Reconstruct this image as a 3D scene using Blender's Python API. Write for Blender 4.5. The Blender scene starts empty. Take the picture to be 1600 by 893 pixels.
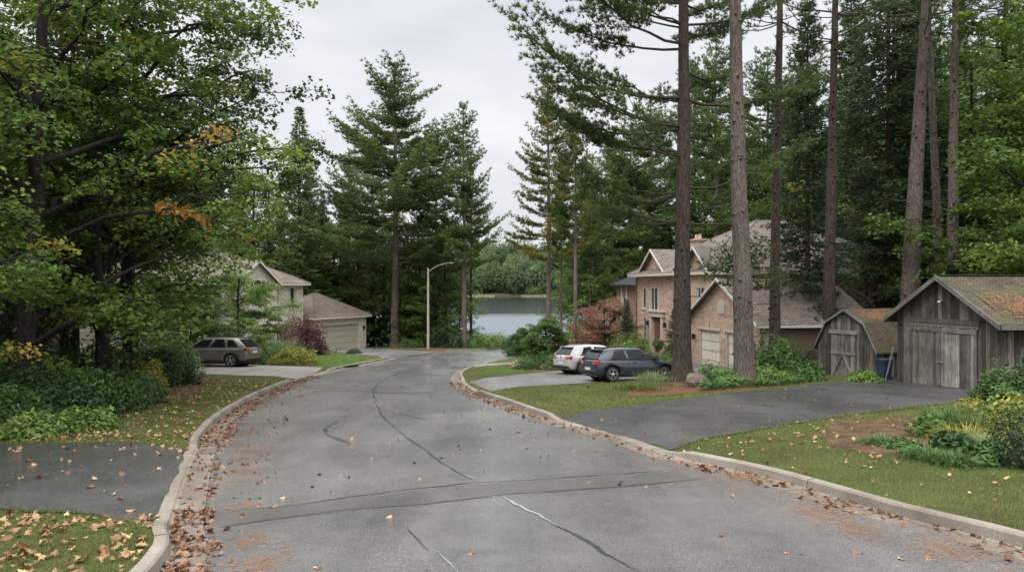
import bpy, bmesh, math, random
import numpy as np
from mathutils import Vector, Matrix
from mathutils.geometry import delaunay_2d_cdt
C = bpy.context
COL = C.scene.collection
PI = math.pi
rad = math.radians
CAMZ, SLOPE, FPX = 2.3, 0.054, 1155.0

# ------------------------------------------------------------------ image pixels to ground points
def at(px, py):
    """ground point of an image pixel, cast onto the assumed slope"""
    y = CAMZ / ((py - 446) / FPX - SLOPE)
    return ((px - 800) / FPX * y, y)
def sx(px, y): return (px - 800) / FPX * y
def sm(a, b, x):
    t = np.clip((np.asarray(x, float) - a) / (b - a), 0, 1)
    return t * t * (3 - 2 * t)
LAKE = -6.0
def T(x, y):
    x = np.asarray(x, float); y = np.asarray(y, float)
    z = -SLOPE * np.minimum(y, 84)
    z = z - 4.6 * sm(80, 116, y)
    z = z + 5.2 * sm(548, 568, y) + 26 * sm(560, 720, y)
    return z

# ------------------------------------------------------------------ mesh builder
class G:
    def __init__(s): s.V = []; s.F = []; s.n = 0
    def add(s, V, F, m=0, r=None, smooth=False):
        V = np.asarray(V, float).reshape(-1, 3)
        F = np.asarray(F, int)
        if F.ndim == 1: F = F.reshape(1, -1)
        if r is None: r = np.full(len(F), .5)
        elif np.isscalar(r): r = np.full(len(F), float(r))
        s.V.append(V); s.F.append((F + s.n, m, r, smooth)); s.n += len(V)
        return s
    def box(s, x0, x1, y0, y1, z0, z1, m=0, r=None):
        V = [(x0,y0,z0),(x1,y0,z0),(x1,y1,z0),(x0,y1,z0),(x0,y0,z1),(x1,y0,z1),(x1,y1,z1),(x0,y1,z1)]
        F = [(0,3,2,1),(4,5,6,7),(0,1,5,4),(1,2,6,5),(2,3,7,6),(3,0,4,7)]
        return s.add(V, F, m, r)
    def bar(s, a, b, w, h, m=0, r=None, up=(0,0,1)):
        a = Vector(a); b = Vector(b); d = (b - a).normalized(); up = Vector(up)
        if abs(d.dot(up)) > .98: up = Vector((1,0,0))
        q = d.cross(up).normalized() * w / 2; p = q.normalized().cross(d).normalized() * h / 2
        V = [a-q-p, a+q-p, a+q+p, a-q+p, b-q-p, b+q-p, b+q+p, b-q+p]
        F = [(0,1,2,3),(7,6,5,4),(0,4,5,1),(1,5,6,2),(2,6,7,3),(3,7,4,0)]
        return s.add([tuple(v) for v in V], F, m, r)
    def tube(s, P, R, k=6, m=0, r=None, cap=False):
        P = np.asarray(P, float); n = len(P); R = np.broadcast_to(np.asarray(R, float), (n,))
        D = np.gradient(P, axis=0); D /= np.linalg.norm(D, axis=1, keepdims=True) + 1e-9
        up = np.array([0,0,1.]) if abs(D[:,2]).mean() < .8 else np.array([1.,0,0])
        A = np.cross(D, up); A /= np.linalg.norm(A, axis=1, keepdims=True) + 1e-9
        B = np.cross(D, A)
        t = np.arange(k) * 2 * PI / k
        V = P[:,None,:] + R[:,None,None] * (np.cos(t)[None,:,None] * A[:,None,:] + np.sin(t)[None,:,None] * B[:,None,:])
        i = np.arange(n-1)[:,None] * k; j = np.arange(k)[None,:]; j2 = (j + 1) % k
        F = np.stack([i+j, i+j2, i+k+j2, i+k+j], -1).reshape(-1, 4)
        s.add(V.reshape(-1,3), F, m, r, True)
        if cap:
            s.add(V[-1], np.arange(k), m, r); s.add(V[0], np.arange(k)[::-1], m, r)
        return s
    def poly(s, pts, m=0, r=None): return s.add(pts, np.arange(len(pts)), m, r)
    def extr(s, pts, vec, m=0, r=None):
        n = len(pts); A = np.asarray(pts, float); B = A + np.asarray(vec, float)
        s.add(np.vstack([A,B]), [[i,(i+1)%n,n+(i+1)%n,n+i] for i in range(n)], m, r)
        s.poly(A[::-1], m, r); s.poly(B, m, r); return s
    def lathe(s, prof, c=(0,0,0), k=20, m=0, axis='z'):
        t = np.arange(k)*2*PI/k; V = []
        for (rr, h) in prof:
            for a in t:
                if axis == 'z': V.append((c[0]+rr*math.cos(a), c[1]+rr*math.sin(a), c[2]+h))
                else: V.append((c[0]+rr*math.cos(a), c[1]+h, c[2]+rr*math.sin(a)))
        F = [[i*k+j, i*k+(j+1)%k, (i+1)*k+(j+1)%k, (i+1)*k+j] for i in range(len(prof)-1) for j in range(k)]
        return s.add(V, F, m, None, True)
    def mesh(s, name, mats):
        me = bpy.data.meshes.new(name)
        V = np.vstack(s.V).astype(np.float32)
        tot, lv, mi, rr, ss = [], [], [], [], []
        for F, m, r, smo in s.F:
            lv.append(F.reshape(-1)); tot.append(np.full(len(F), F.shape[1])); mi.append(np.full(len(F), m)); rr.append(r); ss.append(np.full(len(F), smo))
        lv = np.concatenate(lv).astype(np.int32); tot = np.concatenate(tot).astype(np.int32)
        me.vertices.add(len(V)); me.vertices.foreach_set('co', V.reshape(-1))
        me.loops.add(len(lv)); me.loops.foreach_set('vertex_index', lv)
        me.polygons.add(len(tot)); st = np.concatenate([[0], np.cumsum(tot)[:-1]]).astype(np.int32)
        me.polygons.foreach_set('loop_start', st)
        me.polygons.foreach_set('loop_total', tot)
        me.polygons.foreach_set('material_index', np.concatenate(mi).astype(np.int32))
        me.polygons.foreach_set('use_smooth', np.concatenate(ss))
        a = me.attributes.new('r', 'FLOAT', 'FACE'); a.data.foreach_set('value', np.concatenate(rr).astype(np.float32))
        for m in (mats if isinstance(mats, (list, tuple)) else [mats]): me.materials.append(m)
        me.update(calc_edges=True); me.validate()
        return me
    def build(s, name, mats, parent=None):
        o = bpy.data.objects.new(name, s.mesh(name, mats)); COL.objects.link(o)
        if parent: o.parent = parent
        return o
def tag(o, label=None, cat=None, group=None, kind=None):
    if label: o['label'] = label
    if cat: o['category'] = cat
    if group: o['group'] = group
    if kind: o['kind'] = kind
    return o
def thing(name, label, cat, loc=(0,0,0), rz=0, group=None, sc=1):
    o = bpy.data.objects.new(name, None); COL.objects.link(o)
    o.location = loc; o.rotation_euler = (0,0,rz); o.scale = (sc,sc,sc); o.empty_display_size = .2
    return tag(o, label, cat, group)
def dup(root, loc, rz, sc, label, group=None, mat=None, szx=None):
    r = root.copy(); COL.objects.link(r); r.location = loc; r.rotation_euler = (0,0,rz)
    r.scale = (sc,sc,sc) if szx is None else (sc*szx, sc*szx, sc)
    r['label'] = label
    if group: r['group'] = group
    elif 'group' in r: del r['group']
    for ch in list(root.children):
        c = ch.copy(); COL.objects.link(c); c.parent = r
        if mat and ch.name.startswith('crown'):
            c.material_slots[0].link = 'OBJECT'; c.material_slots[0].material = mat
        for g in ch.children:
            d = g.copy(); COL.objects.link(d); d.parent = c
    return r

# ------------------------------------------------------------------ materials
class N:
    def __init__(s, name):
        s.m = bpy.data.materials.new(name); s.m.use_nodes = True; s.t = s.m.node_tree
        s.b = s.t.nodes['Principled BSDF']; s.out = s.t.nodes['Material Output']; s._co = None
    def n(s, ty, **k):
        q = s.t.nodes.new(ty)
        for a, b in k.items(): setattr(q, a, b)
        return q
    def l(s, a, b): s.t.links.new(a, b)
    def co(s):
        if s._co is None: s._co = s.n('ShaderNodeTexCoord').outputs['Object']
        return s._co
    def mp(s, sc=(1,1,1), vec=None, rot=(0,0,0)):
        q = s.n('ShaderNodeMapping'); q.inputs['Scale'].default_value = sc; q.inputs['Rotation'].default_value = rot
        s.l(vec or s.co(), q.inputs['Vector']); return q.outputs[0]
    def noise(s, scale, detail=4, vec=None, rough=.55, dist=0):
        q = s.n('ShaderNodeTexNoise'); q.inputs['Scale'].default_value = scale; q.inputs['Detail'].default_value = detail
        q.inputs['Roughness'].default_value = rough; q.inputs['Distortion'].default_value = dist
        s.l(vec or s.co(), q.inputs['Vector']); return q.outputs['Fac']
    def vor(s, scale, vec=None, feat='F1', out='Distance'):
        q = s.n('ShaderNodeTexVoronoi', feature=feat); q.inputs['Scale'].default_value = scale
        s.l(vec or s.co(), q.inputs['Vector']); return q.outputs[out]
    def ramp(s, fac, stops, interp='LINEAR'):
        q = s.n('ShaderNodeValToRGB'); e = q.color_ramp.elements; q.color_ramp.interpolation = interp
        while len(e) < len(stops): e.new(.5)
        for i, (p, c) in enumerate(stops):
            e[i].position = p; e[i].color = (*c, 1) if hasattr(c, '__len__') else (c, c, c, 1)
        s.l(fac, q.inputs[0]); return q.outputs[0]
    def mix(s, f, a, b, ty='MIX'):
        q = s.n('ShaderNodeMix', data_type='RGBA', blend_type=ty)
        for ii, v in ((0, f), (6, a), (7, b)):
            so = q.inputs[ii]
            if hasattr(v, 'is_linked'): s.l(v, so)
            elif ii == 0: so.default_value = v
            else: so.default_value = (*v, 1) if hasattr(v, '__len__') else (v,v,v,1)
        return q.outputs[2]
    def math(s, op, a, b=0.):
        q = s.n('ShaderNodeMath', operation=op)
        for i, v in enumerate((a, b)):
            if hasattr(v, 'is_linked'): s.l(v, q.inputs[i])
            else: q.inputs[i].default_value = v
        return q.outputs[0]
    def attr(s): return s.n('ShaderNodeAttribute', attribute_name='r').outputs['Fac']
    def bump(s, h, st=.3, dist=.02):
        q = s.n('ShaderNodeBump'); q.inputs['Strength'].default_value = st; q.inputs['Distance'].default_value = dist
        s.l(h, q.inputs['Height']); s.l(q.outputs[0], s.b.inputs['Normal']); return s
    def fin(s, col=None, rough=.8, spec=.5, metal=0, coat=0):
        if col is not None:
            if hasattr(col, 'is_linked'): s.l(col, s.b.inputs['Base Color'])
            else: s.b.inputs['Base Color'].default_value = (*col, 1)
        if hasattr(rough, 'is_linked'): s.l(rough, s.b.inputs['Roughness'])
        else: s.b.inputs['Roughness'].default_value = rough
        s.b.inputs['Specular IOR Level'].default_value = spec; s.b.inputs['Metallic'].default_value = metal
        s.b.inputs['Coat Weight'].default_value = coat
        return s.m
def plain(name, col, rough=.7, var=.15, sc=6, **k):
    n = N(name); a = tuple(c*(1-var) for c in col); b = tuple(c*(1+var) for c in col)
    return n.fin(n.ramp(n.noise(sc), [(.3,a),(.7,b)]), rough, **k)
def leafmat(name, stops, trans=.35, rough=.5, clump=.55, amp=.8, spec=.35):
    """foliage: colour per leaf (r), light and dark clumps from noise"""
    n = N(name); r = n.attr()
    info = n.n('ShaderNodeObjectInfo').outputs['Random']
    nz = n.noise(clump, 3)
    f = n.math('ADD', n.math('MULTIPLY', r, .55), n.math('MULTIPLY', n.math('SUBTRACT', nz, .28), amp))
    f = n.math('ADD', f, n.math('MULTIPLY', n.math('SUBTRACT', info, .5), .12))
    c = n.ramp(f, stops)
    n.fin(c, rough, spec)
    tr = n.n('ShaderNodeBsdfTranslucent'); n.l(n.mix(.5, c, (.16,.24,.03), 'MIX') if False else c, tr.inputs[0])
    mx = n.n('ShaderNodeMixShader'); mx.inputs[0].default_value = trans
    n.l(n.b.outputs[0], mx.inputs[1]); n.l(tr.outputs[0], mx.inputs[2]); n.l(mx.outputs[0], n.out.inputs[0])
    return n.m
MT = {}
MT['maple'] = leafmat('maple_leaves', [(0,(.022,.042,.01)),(.3,(.065,.12,.022)),(.55,(.125,.21,.036)),(.78,(.22,.3,.05)),(.93,(.4,.34,.06)),(1,(.44,.24,.06))], trans=.42)
MT['maple_dark'] = leafmat('dark_maple_leaves', [(0,(.01,.022,.007)),(.4,(.04,.078,.018)),(.7,(.095,.165,.033)),(.93,(.17,.23,.045)),(1,(.3,.26,.05))], trans=.45)
MT['maple_yel'] = leafmat('yellowing_maple_leaves', [(0,(.04,.075,.012)),(.4,(.12,.19,.03)),(.65,(.24,.28,.05)),(.85,(.5,.34,.06)),(1,(.6,.22,.05))], trans=.45)
MT['orange'] = leafmat('orange_maple_leaves', [(0,(.12,.09,.02)),(.4,(.4,.2,.05)),(.75,(.6,.25,.06)),(1,(.65,.35,.08))], trans=.4)
MT['decid'] = leafmat('broad_leaves', [(0,(.035,.06,.015)),(.4,(.1,.17,.036)),(.75,(.18,.28,.06)),(.95,(.3,.34,.08)),(1,(.38,.33,.08))], trans=.42)
MT['pine'] = leafmat('pine_needles', [(0,(.03,.058,.02)),(.35,(.085,.145,.042)),(.7,(.17,.245,.07)),(1,(.3,.34,.1))], trans=.32, amp=.9)
MT['pine_near'] = leafmat('near_pine_needles', [(0,(.018,.042,.018)),(.35,(.058,.108,.03)),(.7,(.12,.185,.048)),(1,(.21,.26,.07))], trans=.25, amp=.9)
MT['pine_yel'] = leafmat('yellowing_pine_needles', [(0,(.03,.065,.022)),(.35,(.07,.12,.034)),(.6,(.14,.19,.045)),(.8,(.33,.3,.06)),(1,(.45,.26,.06))], trans=.3, clump=.35, amp=1.1)
MT['spruce'] = leafmat('spruce_needles', [(0,(.024,.045,.02)),(.5,(.065,.11,.042)),(1,(.14,.195,.07))], trans=.28)
MT['shrub_g'] = leafmat('green_shrub_leaves', [(0,(.02,.045,.012)),(.4,(.06,.13,.03)),(.75,(.13,.23,.055)),(1,(.26,.34,.08))], clump=1.6)
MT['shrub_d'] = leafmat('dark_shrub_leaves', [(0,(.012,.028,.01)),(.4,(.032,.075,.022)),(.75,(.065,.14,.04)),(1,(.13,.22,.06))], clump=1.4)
MT['shrub_l'] = leafmat('light_shrub_leaves', [(0,(.05,.1,.02)),(.4,(.14,.24,.05)),(.75,(.25,.36,.09)),(1,(.4,.45,.14))], clump=1.6)
MT['shrub_y'] = leafmat('yellow_shrub_leaves', [(0,(.07,.09,.02)),(.4,(.22,.24,.04)),(.75,(.42,.36,.06)),(1,(.55,.33,.07))], clump=1.6)
MT['burg'] = leafmat('burgundy_leaves', [(0,(.03,.012,.014)),(.45,(.085,.03,.034)),(.8,(.16,.06,.06)),(1,(.25,.12,.1))], clump=1.4)
MT['rust'] = leafmat('rust_leaves', [(0,(.09,.045,.03)),(.45,(.26,.13,.09)),(.8,(.42,.25,.18)),(1,(.52,.36,.26))], clump=1.4)
MT['grass'] = leafmat('grass_blades', [(0,(.045,.072,.018)),(.4,(.098,.145,.033)),(.75,(.185,.21,.058)),(1,(.36,.3,.13))], clump=.5, amp=.9, rough=.6)
MT['grass_lush'] = leafmat('lush_grass_blades', [(0,(.06,.125,.024)),(.5,(.11,.21,.036)),(1,(.2,.3,.065))], clump=.7, amp=.6, rough=.6)
MT['reed'] = leafmat('ornamental_grass_blades', [(0,(.07,.11,.04)),(.5,(.2,.28,.12)),(.9,(.4,.46,.26)),(1,(.5,.5,.3))], clump=1, rough=.6)
MT['far'] = leafmat('haze_tinted_far_leaves', [(0,(.05,.08,.058)),(.4,(.09,.135,.08)),(.7,(.15,.2,.095)),(1,(.25,.27,.12))], trans=.2, clump=.05, amp=1.0, spec=.0, rough=.9)  # distance haze painted into the leaf colour: paler and bluer
MT['litter'] = leafmat('fallen_leaf', [(0,(.1,.05,.03)),(.25,(.26,.14,.07)),(.5,(.43,.27,.13)),(.75,(.6,.45,.23)),(1,(.68,.6,.36))], trans=.1, clump=3, amp=.45)
MT['litter_r'] = leafmat('brown_fallen_leaf', [(0,(.07,.035,.022)),(.4,(.2,.105,.06)),(.75,(.34,.2,.12)),(1,(.55,.38,.22))], trans=.1, clump=3, amp=.45)
MT['needle'] = leafmat('orange_needle_litter', [(0,(.13,.065,.035)),(.5,(.27,.145,.075)),(1,(.4,.25,.13))], trans=.05, clump=3, amp=.4)

def bark(name, a, b, sc=1.):
    n = N(name); v = n.mp((7*sc, 7*sc, 1.3*sc)); nz = n.noise(1.6, 6, v, .65, .6)
    cr = n.vor(2.2, v, 'DISTANCE_TO_EDGE')
    crk = n.ramp(cr, [(0,.35),(.14,1.)])
    c = n.ramp(nz, [(.3,a),(.72,b)]); c = n.mix(crk, tuple(x*.4 for x in a), c)
    big = n.ramp(n.noise(.5, 2), [(.3,.75),(.7,1.15)]); c = n.mix(1., c, big, 'MULTIPLY')
    h = n.math('ADD', crk, n.math('MULTIPLY', nz, .7)); n.bump(h, .8, .03)
    return n.fin(c, .85, .25)
MT['bark'] = bark('pine_bark', (.105,.085,.072), (.23,.195,.17))
MT['bark_dk'] = bark('dark_pine_bark', (.05,.038,.032), (.13,.1,.085))
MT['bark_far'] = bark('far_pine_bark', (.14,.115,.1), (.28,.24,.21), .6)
MT['bark_mp'] = bark('maple_bark', (.018,.015,.013), (.06,.052,.045), .9)

def asphalt(name, a, b, r0, r1, dry=0.):
    n = N(name); g = n.noise(55, 6, None, .8); ag = n.vor(60)
    big = n.noise(.35, 4, None, .6); mid = n.noise(2.5, 3)
    c = n.ramp(big, [(.35,a),(.65,b)])
    sp = n.ramp(n.math('ADD', n.math('MULTIPLY', g, .6), n.math('MULTIPLY', ag, .6)), [(.3,.55),(.55,.97), (.78,1.75)])
    c = n.mix(1., c, sp, 'MULTIPLY')
    c = n.mix(n.ramp(mid, [(.45,0.),(.75,.35)]), c, tuple(x*1.5 for x in b))
    c = n.mix(1., c, n.ramp(n.noise(1.1, 3, n.mp((1,.07,1), None, (0,0,.2))), [(.35,.8),(.65,1.12)]), 'MULTIPLY')
    c = n.mix(n.ramp(n.noise(.9, 5, None, .7), [(.6,0.),(.72,.45)]), c, tuple(x*.5 for x in a))
    w = n.noise(.5, 5, n.mp((1,.45,1)), .6, .4)
    n.bump(n.math('ADD', g, ag), .8, .012)
    return n.fin(c, n.ramp(w, [(.38,r0),(.62,r1)]), .6, 0, dry)
MT['road'] = asphalt('wet_asphalt', (.08,.079,.081), (.13,.127,.129), .17, .36, .35); MT['road'].node_tree.nodes['Principled BSDF'].inputs['Coat Roughness'].default_value = .22
MT['drive_dk'] = asphalt('wet_dark_asphalt', (.022,.023,.026), (.058,.058,.06), .13, .42)
MT['drive_lt'] = asphalt('worn_asphalt', (.12,.11,.105), (.17,.155,.145), .5, .7)
MT['drive_gr'] = asphalt('grey_wet_asphalt', (.085,.085,.09), (.13,.128,.13), .3, .6)
MT['seal'] = plain('crack_sealant', (.034,.035,.038), .4, .45, 14)
MT['seal_lt'] = plain('shiny_crack_sealant', (.27,.285,.31), .25, .35, 14)
def concrete():
    n = N('concrete'); a = n.noise(1.2, 5); b = n.noise(60, 3)
    c = n.ramp(a, [(.3,(.15,.13,.105)),(.7,(.3,.27,.23))])
    c = n.mix(1., c, n.ramp(b, [(.3,.65),(.7,1.2)]), 'MULTIPLY')
    n.bump(b, .4, .006); return n.fin(c, .75, .3)
MT['conc'] = concrete(); MT['gutter'] = concrete(); MT['gutter'].name = 'dirty_gutter_concrete'
for q in MT['gutter'].node_tree.nodes:
    if q.type == 'VALTORGB' and q.color_ramp.elements[0].color[0] < .25:
        q.color_ramp.elements[0].color = (.1,.085,.07,1); q.color_ramp.elements[1].color = (.23,.2,.17,1)
def groundmat(name, stops, sc=1.5, fine=45):
    n = N(name); a = n.noise(sc, 6, None, .65); b = n.noise(fine, 4)
    c = n.ramp(a, stops); c = n.mix(1., c, n.ramp(b, [(.3,.5),(.7,1.4)]), 'MULTIPLY')
    n.bump(b, .9, .05); return n.fin(c, .9, .15)
MT['lawn'] = groundmat('lawn', [(.25,(.065,.045,.024)),(.42,(.07,.075,.024)),(.6,(.085,.105,.03)),(.78,(.15,.135,.055))], .8)
MT['lush'] = groundmat('lush_lawn', [(.3,(.05,.085,.02)),(.7,(.08,.13,.03))])
MT['soil'] = groundmat('soil', [(.3,(.055,.036,.024)),(.55,(.13,.085,.05)),(.8,(.24,.15,.085))], 2.5)
MT['mulch'] = groundmat('needle_mulch', [(.3,(.08,.045,.028)),(.55,(.17,.09,.05)),(.8,(.26,.16,.09))], 2.5)
MT['land'] = groundmat('woodland_floor', [(.3,(.03,.035,.016)),(.7,(.09,.075,.035))], .4)
MT['sand'] = plain('sandy_shore', (.1,.1,.055), .95, .5, .5)

def brick(name, c1, c2, mort, w=.23, h=.075):
    n = N(name); s = n.n('ShaderNodeSeparateXYZ'); n.l(n.co(), s.inputs[0])
    cb = n.n('ShaderNodeCombineXYZ'); n.l(n.math('ADD', s.outputs[0], s.outputs[1]), cb.inputs[0]); n.l(s.outputs[2], cb.inputs[1])
    q = n.n('ShaderNodeTexBrick'); n.l(cb.outputs[0], q.inputs['Vector'])
    q.inputs['Scale'].default_value = 1; q.inputs['Brick Width'].default_value = w; q.inputs['Row Height'].default_value = h
    q.inputs['Mortar Size'].default_value = .011; q.inputs['Color1'].default_value = (*c1,1); q.inputs['Color2'].default_value = (*c2,1); q.inputs['Mortar'].default_value = (*mort,1)
    q.inputs['Bias'].default_value = 0
    v = n.n('ShaderNodeTexVoronoi'); v.inputs['Scale'].default_value = 1
    n.l(n.mp((1/w*.5,1/h*.5,1), cb.outputs[0]), v.inputs['Vector'])
    sp = n.n('ShaderNodeSeparateColor'); n.l(v.outputs['Color'], sp.inputs[0])
    c = n.mix(1., q.outputs[0], n.ramp(sp.outputs[0], [(0,.82),(.5,1.),(1,1.14)]), 'MULTIPLY')
    c = n.mix(1., c, n.ramp(n.noise(.7,3), [(.3,.85),(.7,1.1)]), 'MULTIPLY')
    n.bump(q.outputs[1], -.3, .01); return n.fin(c, .85, .25)
MT['brick'] = brick('pink_brick', (.42,.25,.178), (.57,.385,.295), (.55,.47,.4))
MT['brick_b'] = brick('buff_brick', (.5,.44,.37), (.62,.55,.47), (.6,.56,.5))
MT['brick_r'] = brick('red_brick', (.26,.12,.08), (.36,.18,.12), (.35,.3,.26))
def shingle(name, a, b, h=.14, moss=None):
    n = N(name); s = n.n('ShaderNodeSeparateXYZ'); n.l(n.co(), s.inputs[0])
    cb = n.n('ShaderNodeCombineXYZ'); n.l(n.math('ADD', s.outputs[0], s.outputs[1]), cb.inputs[0]); n.l(n.math('MULTIPLY', s.outputs[2], 2.0), cb.inputs[1])
    q = n.n('ShaderNodeTexBrick'); n.l(cb.outputs[0], q.inputs['Vector'])
    q.inputs['Scale'].default_value = 1; q.inputs['Brick Width'].default_value = h*1.6; q.inputs['Row Height'].default_value = h
    q.inputs['Mortar Size'].default_value = .014; q.inputs['Color1'].default_value = (*a,1); q.inputs['Color2'].default_value = (*b,1)
    q.inputs['Mortar'].default_value = (*[x*.35 for x in a],1)
    c = n.mix(1., q.outputs[0], n.ramp(n.noise(1.2,5), [(.3,.75),(.7,1.2)]), 'MULTIPLY')
    if moss: c = n.mix(n.ramp(n.noise(1.0,5), [(.48,0.),(.62,.8)]), c, moss)
    n.bump(n.math('ADD', q.outputs[1], n.math('MULTIPLY', n.noise(30,3), -.6)), -.6, .02); return n.fin(c, .85, .25)
MT['roof'] = shingle('taupe_shingles', (.155,.13,.115), (.235,.2,.18))
MT['roof_b'] = shingle('brown_shingles', (.13,.105,.09), (.2,.165,.145))
MT['roof_dk'] = shingle('charcoal_shingles', (.035,.038,.045), (.06,.062,.07))
MT['roof_shed'] = shingle('mossy_shingles', (.07,.055,.042), (.12,.095,.07), .17, (.07,.075,.035))
def wood(name, a, b, dark):
    n = N(name); v = n.mp((14,14,.9)); g = n.noise(2.2, 6, v, .7, .8)
    c = n.ramp(g, [(.28,dark),(.5,a),(.75,b)])
    c = n.mix(1., c, n.ramp(n.attr(), [(0,.4),(.5,.9),(1,1.5)]), 'MULTIPLY')
    c = n.mix(1., c, n.ramp(n.noise(1.1,4), [(.3,.6),(.7,1.25)]), 'MULTIPLY')
    n.bump(g, .5, .01); return n.fin(c, .85, .2)
MT['wood'] = wood('weathered_boards', (.14,.124,.11), (.31,.285,.262), (.04,.033,.029))
MT['wood_lt'] = wood('silvered_boards', (.22,.2,.185), (.42,.395,.375), (.07,.06,.053))
MT['wood_dk'] = wood('dark_boards', (.08,.065,.052), (.14,.115,.095), (.03,.024,.02))
MT['trim_grey'] = wood('silvery_trim', (.2,.195,.19), (.34,.33,.325), (.08,.075,.07))
MT['trim'] = plain('cream_trim', (.62,.56,.48), .6, .05)
MT['trim_w'] = plain('white_trim', (.6,.57,.52), .55, .08)
MT['trim_br'] = plain('brown_trim', (.16,.115,.085), .6, .1)
MT['door_g'] = plain('cream_garage_door', (.74,.68,.58), .5, .04)
MT['door_g2'] = plain('beige_garage_door', (.46,.42,.36), .5, .04)
MT['stucco'] = plain('stone_trim', (.55,.47,.39), .8, .08)
MT['wd_door'] = plain('brown_door', (.17,.085,.055), .45, .15, 12)
MT['glass'] = N('window_glass').fin((.035,.042,.045), .06, .9)
MT['curtain'] = plain('pale_curtain', (.4,.42,.4), .35, .12, 5)
MT['black'] = plain('black_plastic', (.014,.014,.015), .5, .2)
MT['rubber'] = plain('tyre_rubber', (.018,.018,.019), .75, .2)
MT['alloy'] = N('alloy').fin((.5,.5,.51), .3, .6, .8)
MT['chrome'] = N('chrome').fin((.7,.7,.7), .15, .6, 1)
MT['cglass'] = N('car_glass').fin((.012,.015,.017), .05, .5)
MT['redlamp'] = N('red_lamp_glass').fin((.38,.02,.02), .12, .7, 0, .6)
MT['whitelamp'] = N('clear_lamp_glass').fin((.6,.6,.6), .12, .7, 0, .6)
MT['p_white'] = N('silver_white_paint').fin((.5,.51,.53), .3, .5, .25, .7)
MT['p_blue'] = N('dark_blue_grey_paint').fin((.04,.052,.068), .25, .5, .3, .7)
MT['p_green'] = N('grey_green_paint').fin((.16,.16,.14), .3, .5, .35, .8)
MT['plate'] = plain('licence_plate', (.6,.62,.65), .4, .08)
MT['pole'] = plain('concrete_pole', (.45,.41,.35), .8, .12, 3)
MT['metal'] = N('grey_metal').fin((.45,.46,.47), .4, .5, .7)
MT['stone'] = groundmat('boulder_stone', [(.3,(.09,.075,.06)),(.7,(.2,.17,.14))], 3, 25)
MT['stone_o'] = groundmat('warm_stone', [(.3,(.3,.2,.13)),(.7,(.5,.37,.26))], 3, 25)
MT['tarp'] = plain('navy_tarp', (.03,.045,.08), .45, .3, 5)
MT['urn'] = plain('terracotta', (.2,.13,.1), .7, .2)
MT['stem'] = plain('woody_stem', (.07,.05,.035), .8, .2)
# ------------------------------------------------------------------ vegetation
def unit(v): return v / (np.linalg.norm(v, axis=-1, keepdims=True) + 1e-9)
L14 = np.array([(0,-.4),(.2,-.42),(.18,-.2),(.5,-.1),(.3,.08),(.42,.35),(.15,.25),(0,.6),(-.15,.25),(-.42,.35),(-.3,.08),(-.5,-.1),(-.18,-.2),(-.2,-.42)])
L8 = np.array([(0,-.45),(.48,-.22),(.25,.02),(.42,.36),(0,.6),(-.42,.36),(-.25,.02),(-.48,-.22)])
L6 = np.array([(0,-.5),(.26,-.15),(.2,.25),(0,.6),(-.2,.25),(-.26,-.15)])
L4 = np.array([(0,-.5),(.3,0),(0,.55),(-.3,0)])
def leaves(g, rng, P, Nn, size, tpl=L8, m=0, r=None, fold=.12):
    n = len(P)
    if n == 0: return
    Nn = unit(Nn); a = unit(np.cross(Nn, rng.normal(size=(n,3)))); b = np.cross(Nn, a)
    size = np.broadcast_to(size, (n,))
    k = len(tpl)
    V = P[:,None,:] + size[:,None,None]*(tpl[None,:,0,None]*a[:,None,:] + tpl[None,:,1,None]*b[:,None,:])
    V = V - (np.abs(tpl[None,:,0,None])*fold*2*size[:,None,None]) * Nn[:,None,:]
    if r is None: r = rng.random(n)
    g.add(V.reshape(-1,3), np.arange(n*k).reshape(n,k), m, r)
def tufts(g, rng, P, A, L, w, k=8, spread=.8, m=0, r=None):
    """bundles of needles: k slim triangles out of every point"""
    n = len(P)
    if n == 0: return
    if r is None: r = rng.random(n)
    A = unit(A)
    D = unit(A[:,None,:] + spread*rng.normal(size=(n,k,3)))
    S = unit(np.cross(D, rng.normal(size=(n,k,3)))) * w/2
    Ls = L*rng.uniform(.65,1.15,(n,k,1))
    P0 = P[:,None,:] + .06*rng.normal(size=(n,k,3))*L
    V = np.stack([P0-S, P0+S, P0+D*Ls], 2)
    rr = np.clip(np.repeat(r, k) + rng.normal(size=n*k)*.08, 0, 1)
    g.add(V.reshape(-1,3), np.arange(n*k*3).reshape(-1,3), m, rr)
def trunk(g, rng, H, r0, r1, lean=(0,0), k=10, wob=.06, flare=1.45, step=.8):
    n = max(6, int(H/step)); t = np.linspace(0,1,n)
    P = np.stack([lean[0]*t + wob*np.cumsum(rng.normal(size=n))*.4, lean[1]*t + wob*np.cumsum(rng.normal(size=n))*.4, H*t - .25*(t==0)], 1)
    P[0,:2] = 0
    R = r0 + (r1-r0)*t; R = R*(1 + (flare-1)*np.exp(-t*H/.35)) * (1+rng.normal(size=n)*.02)
    g.tube(P, R, k); return P, R
def along(P, z):
    return np.array([np.interp(z, P[:,2], P[:,i]) for i in range(3)])

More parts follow.
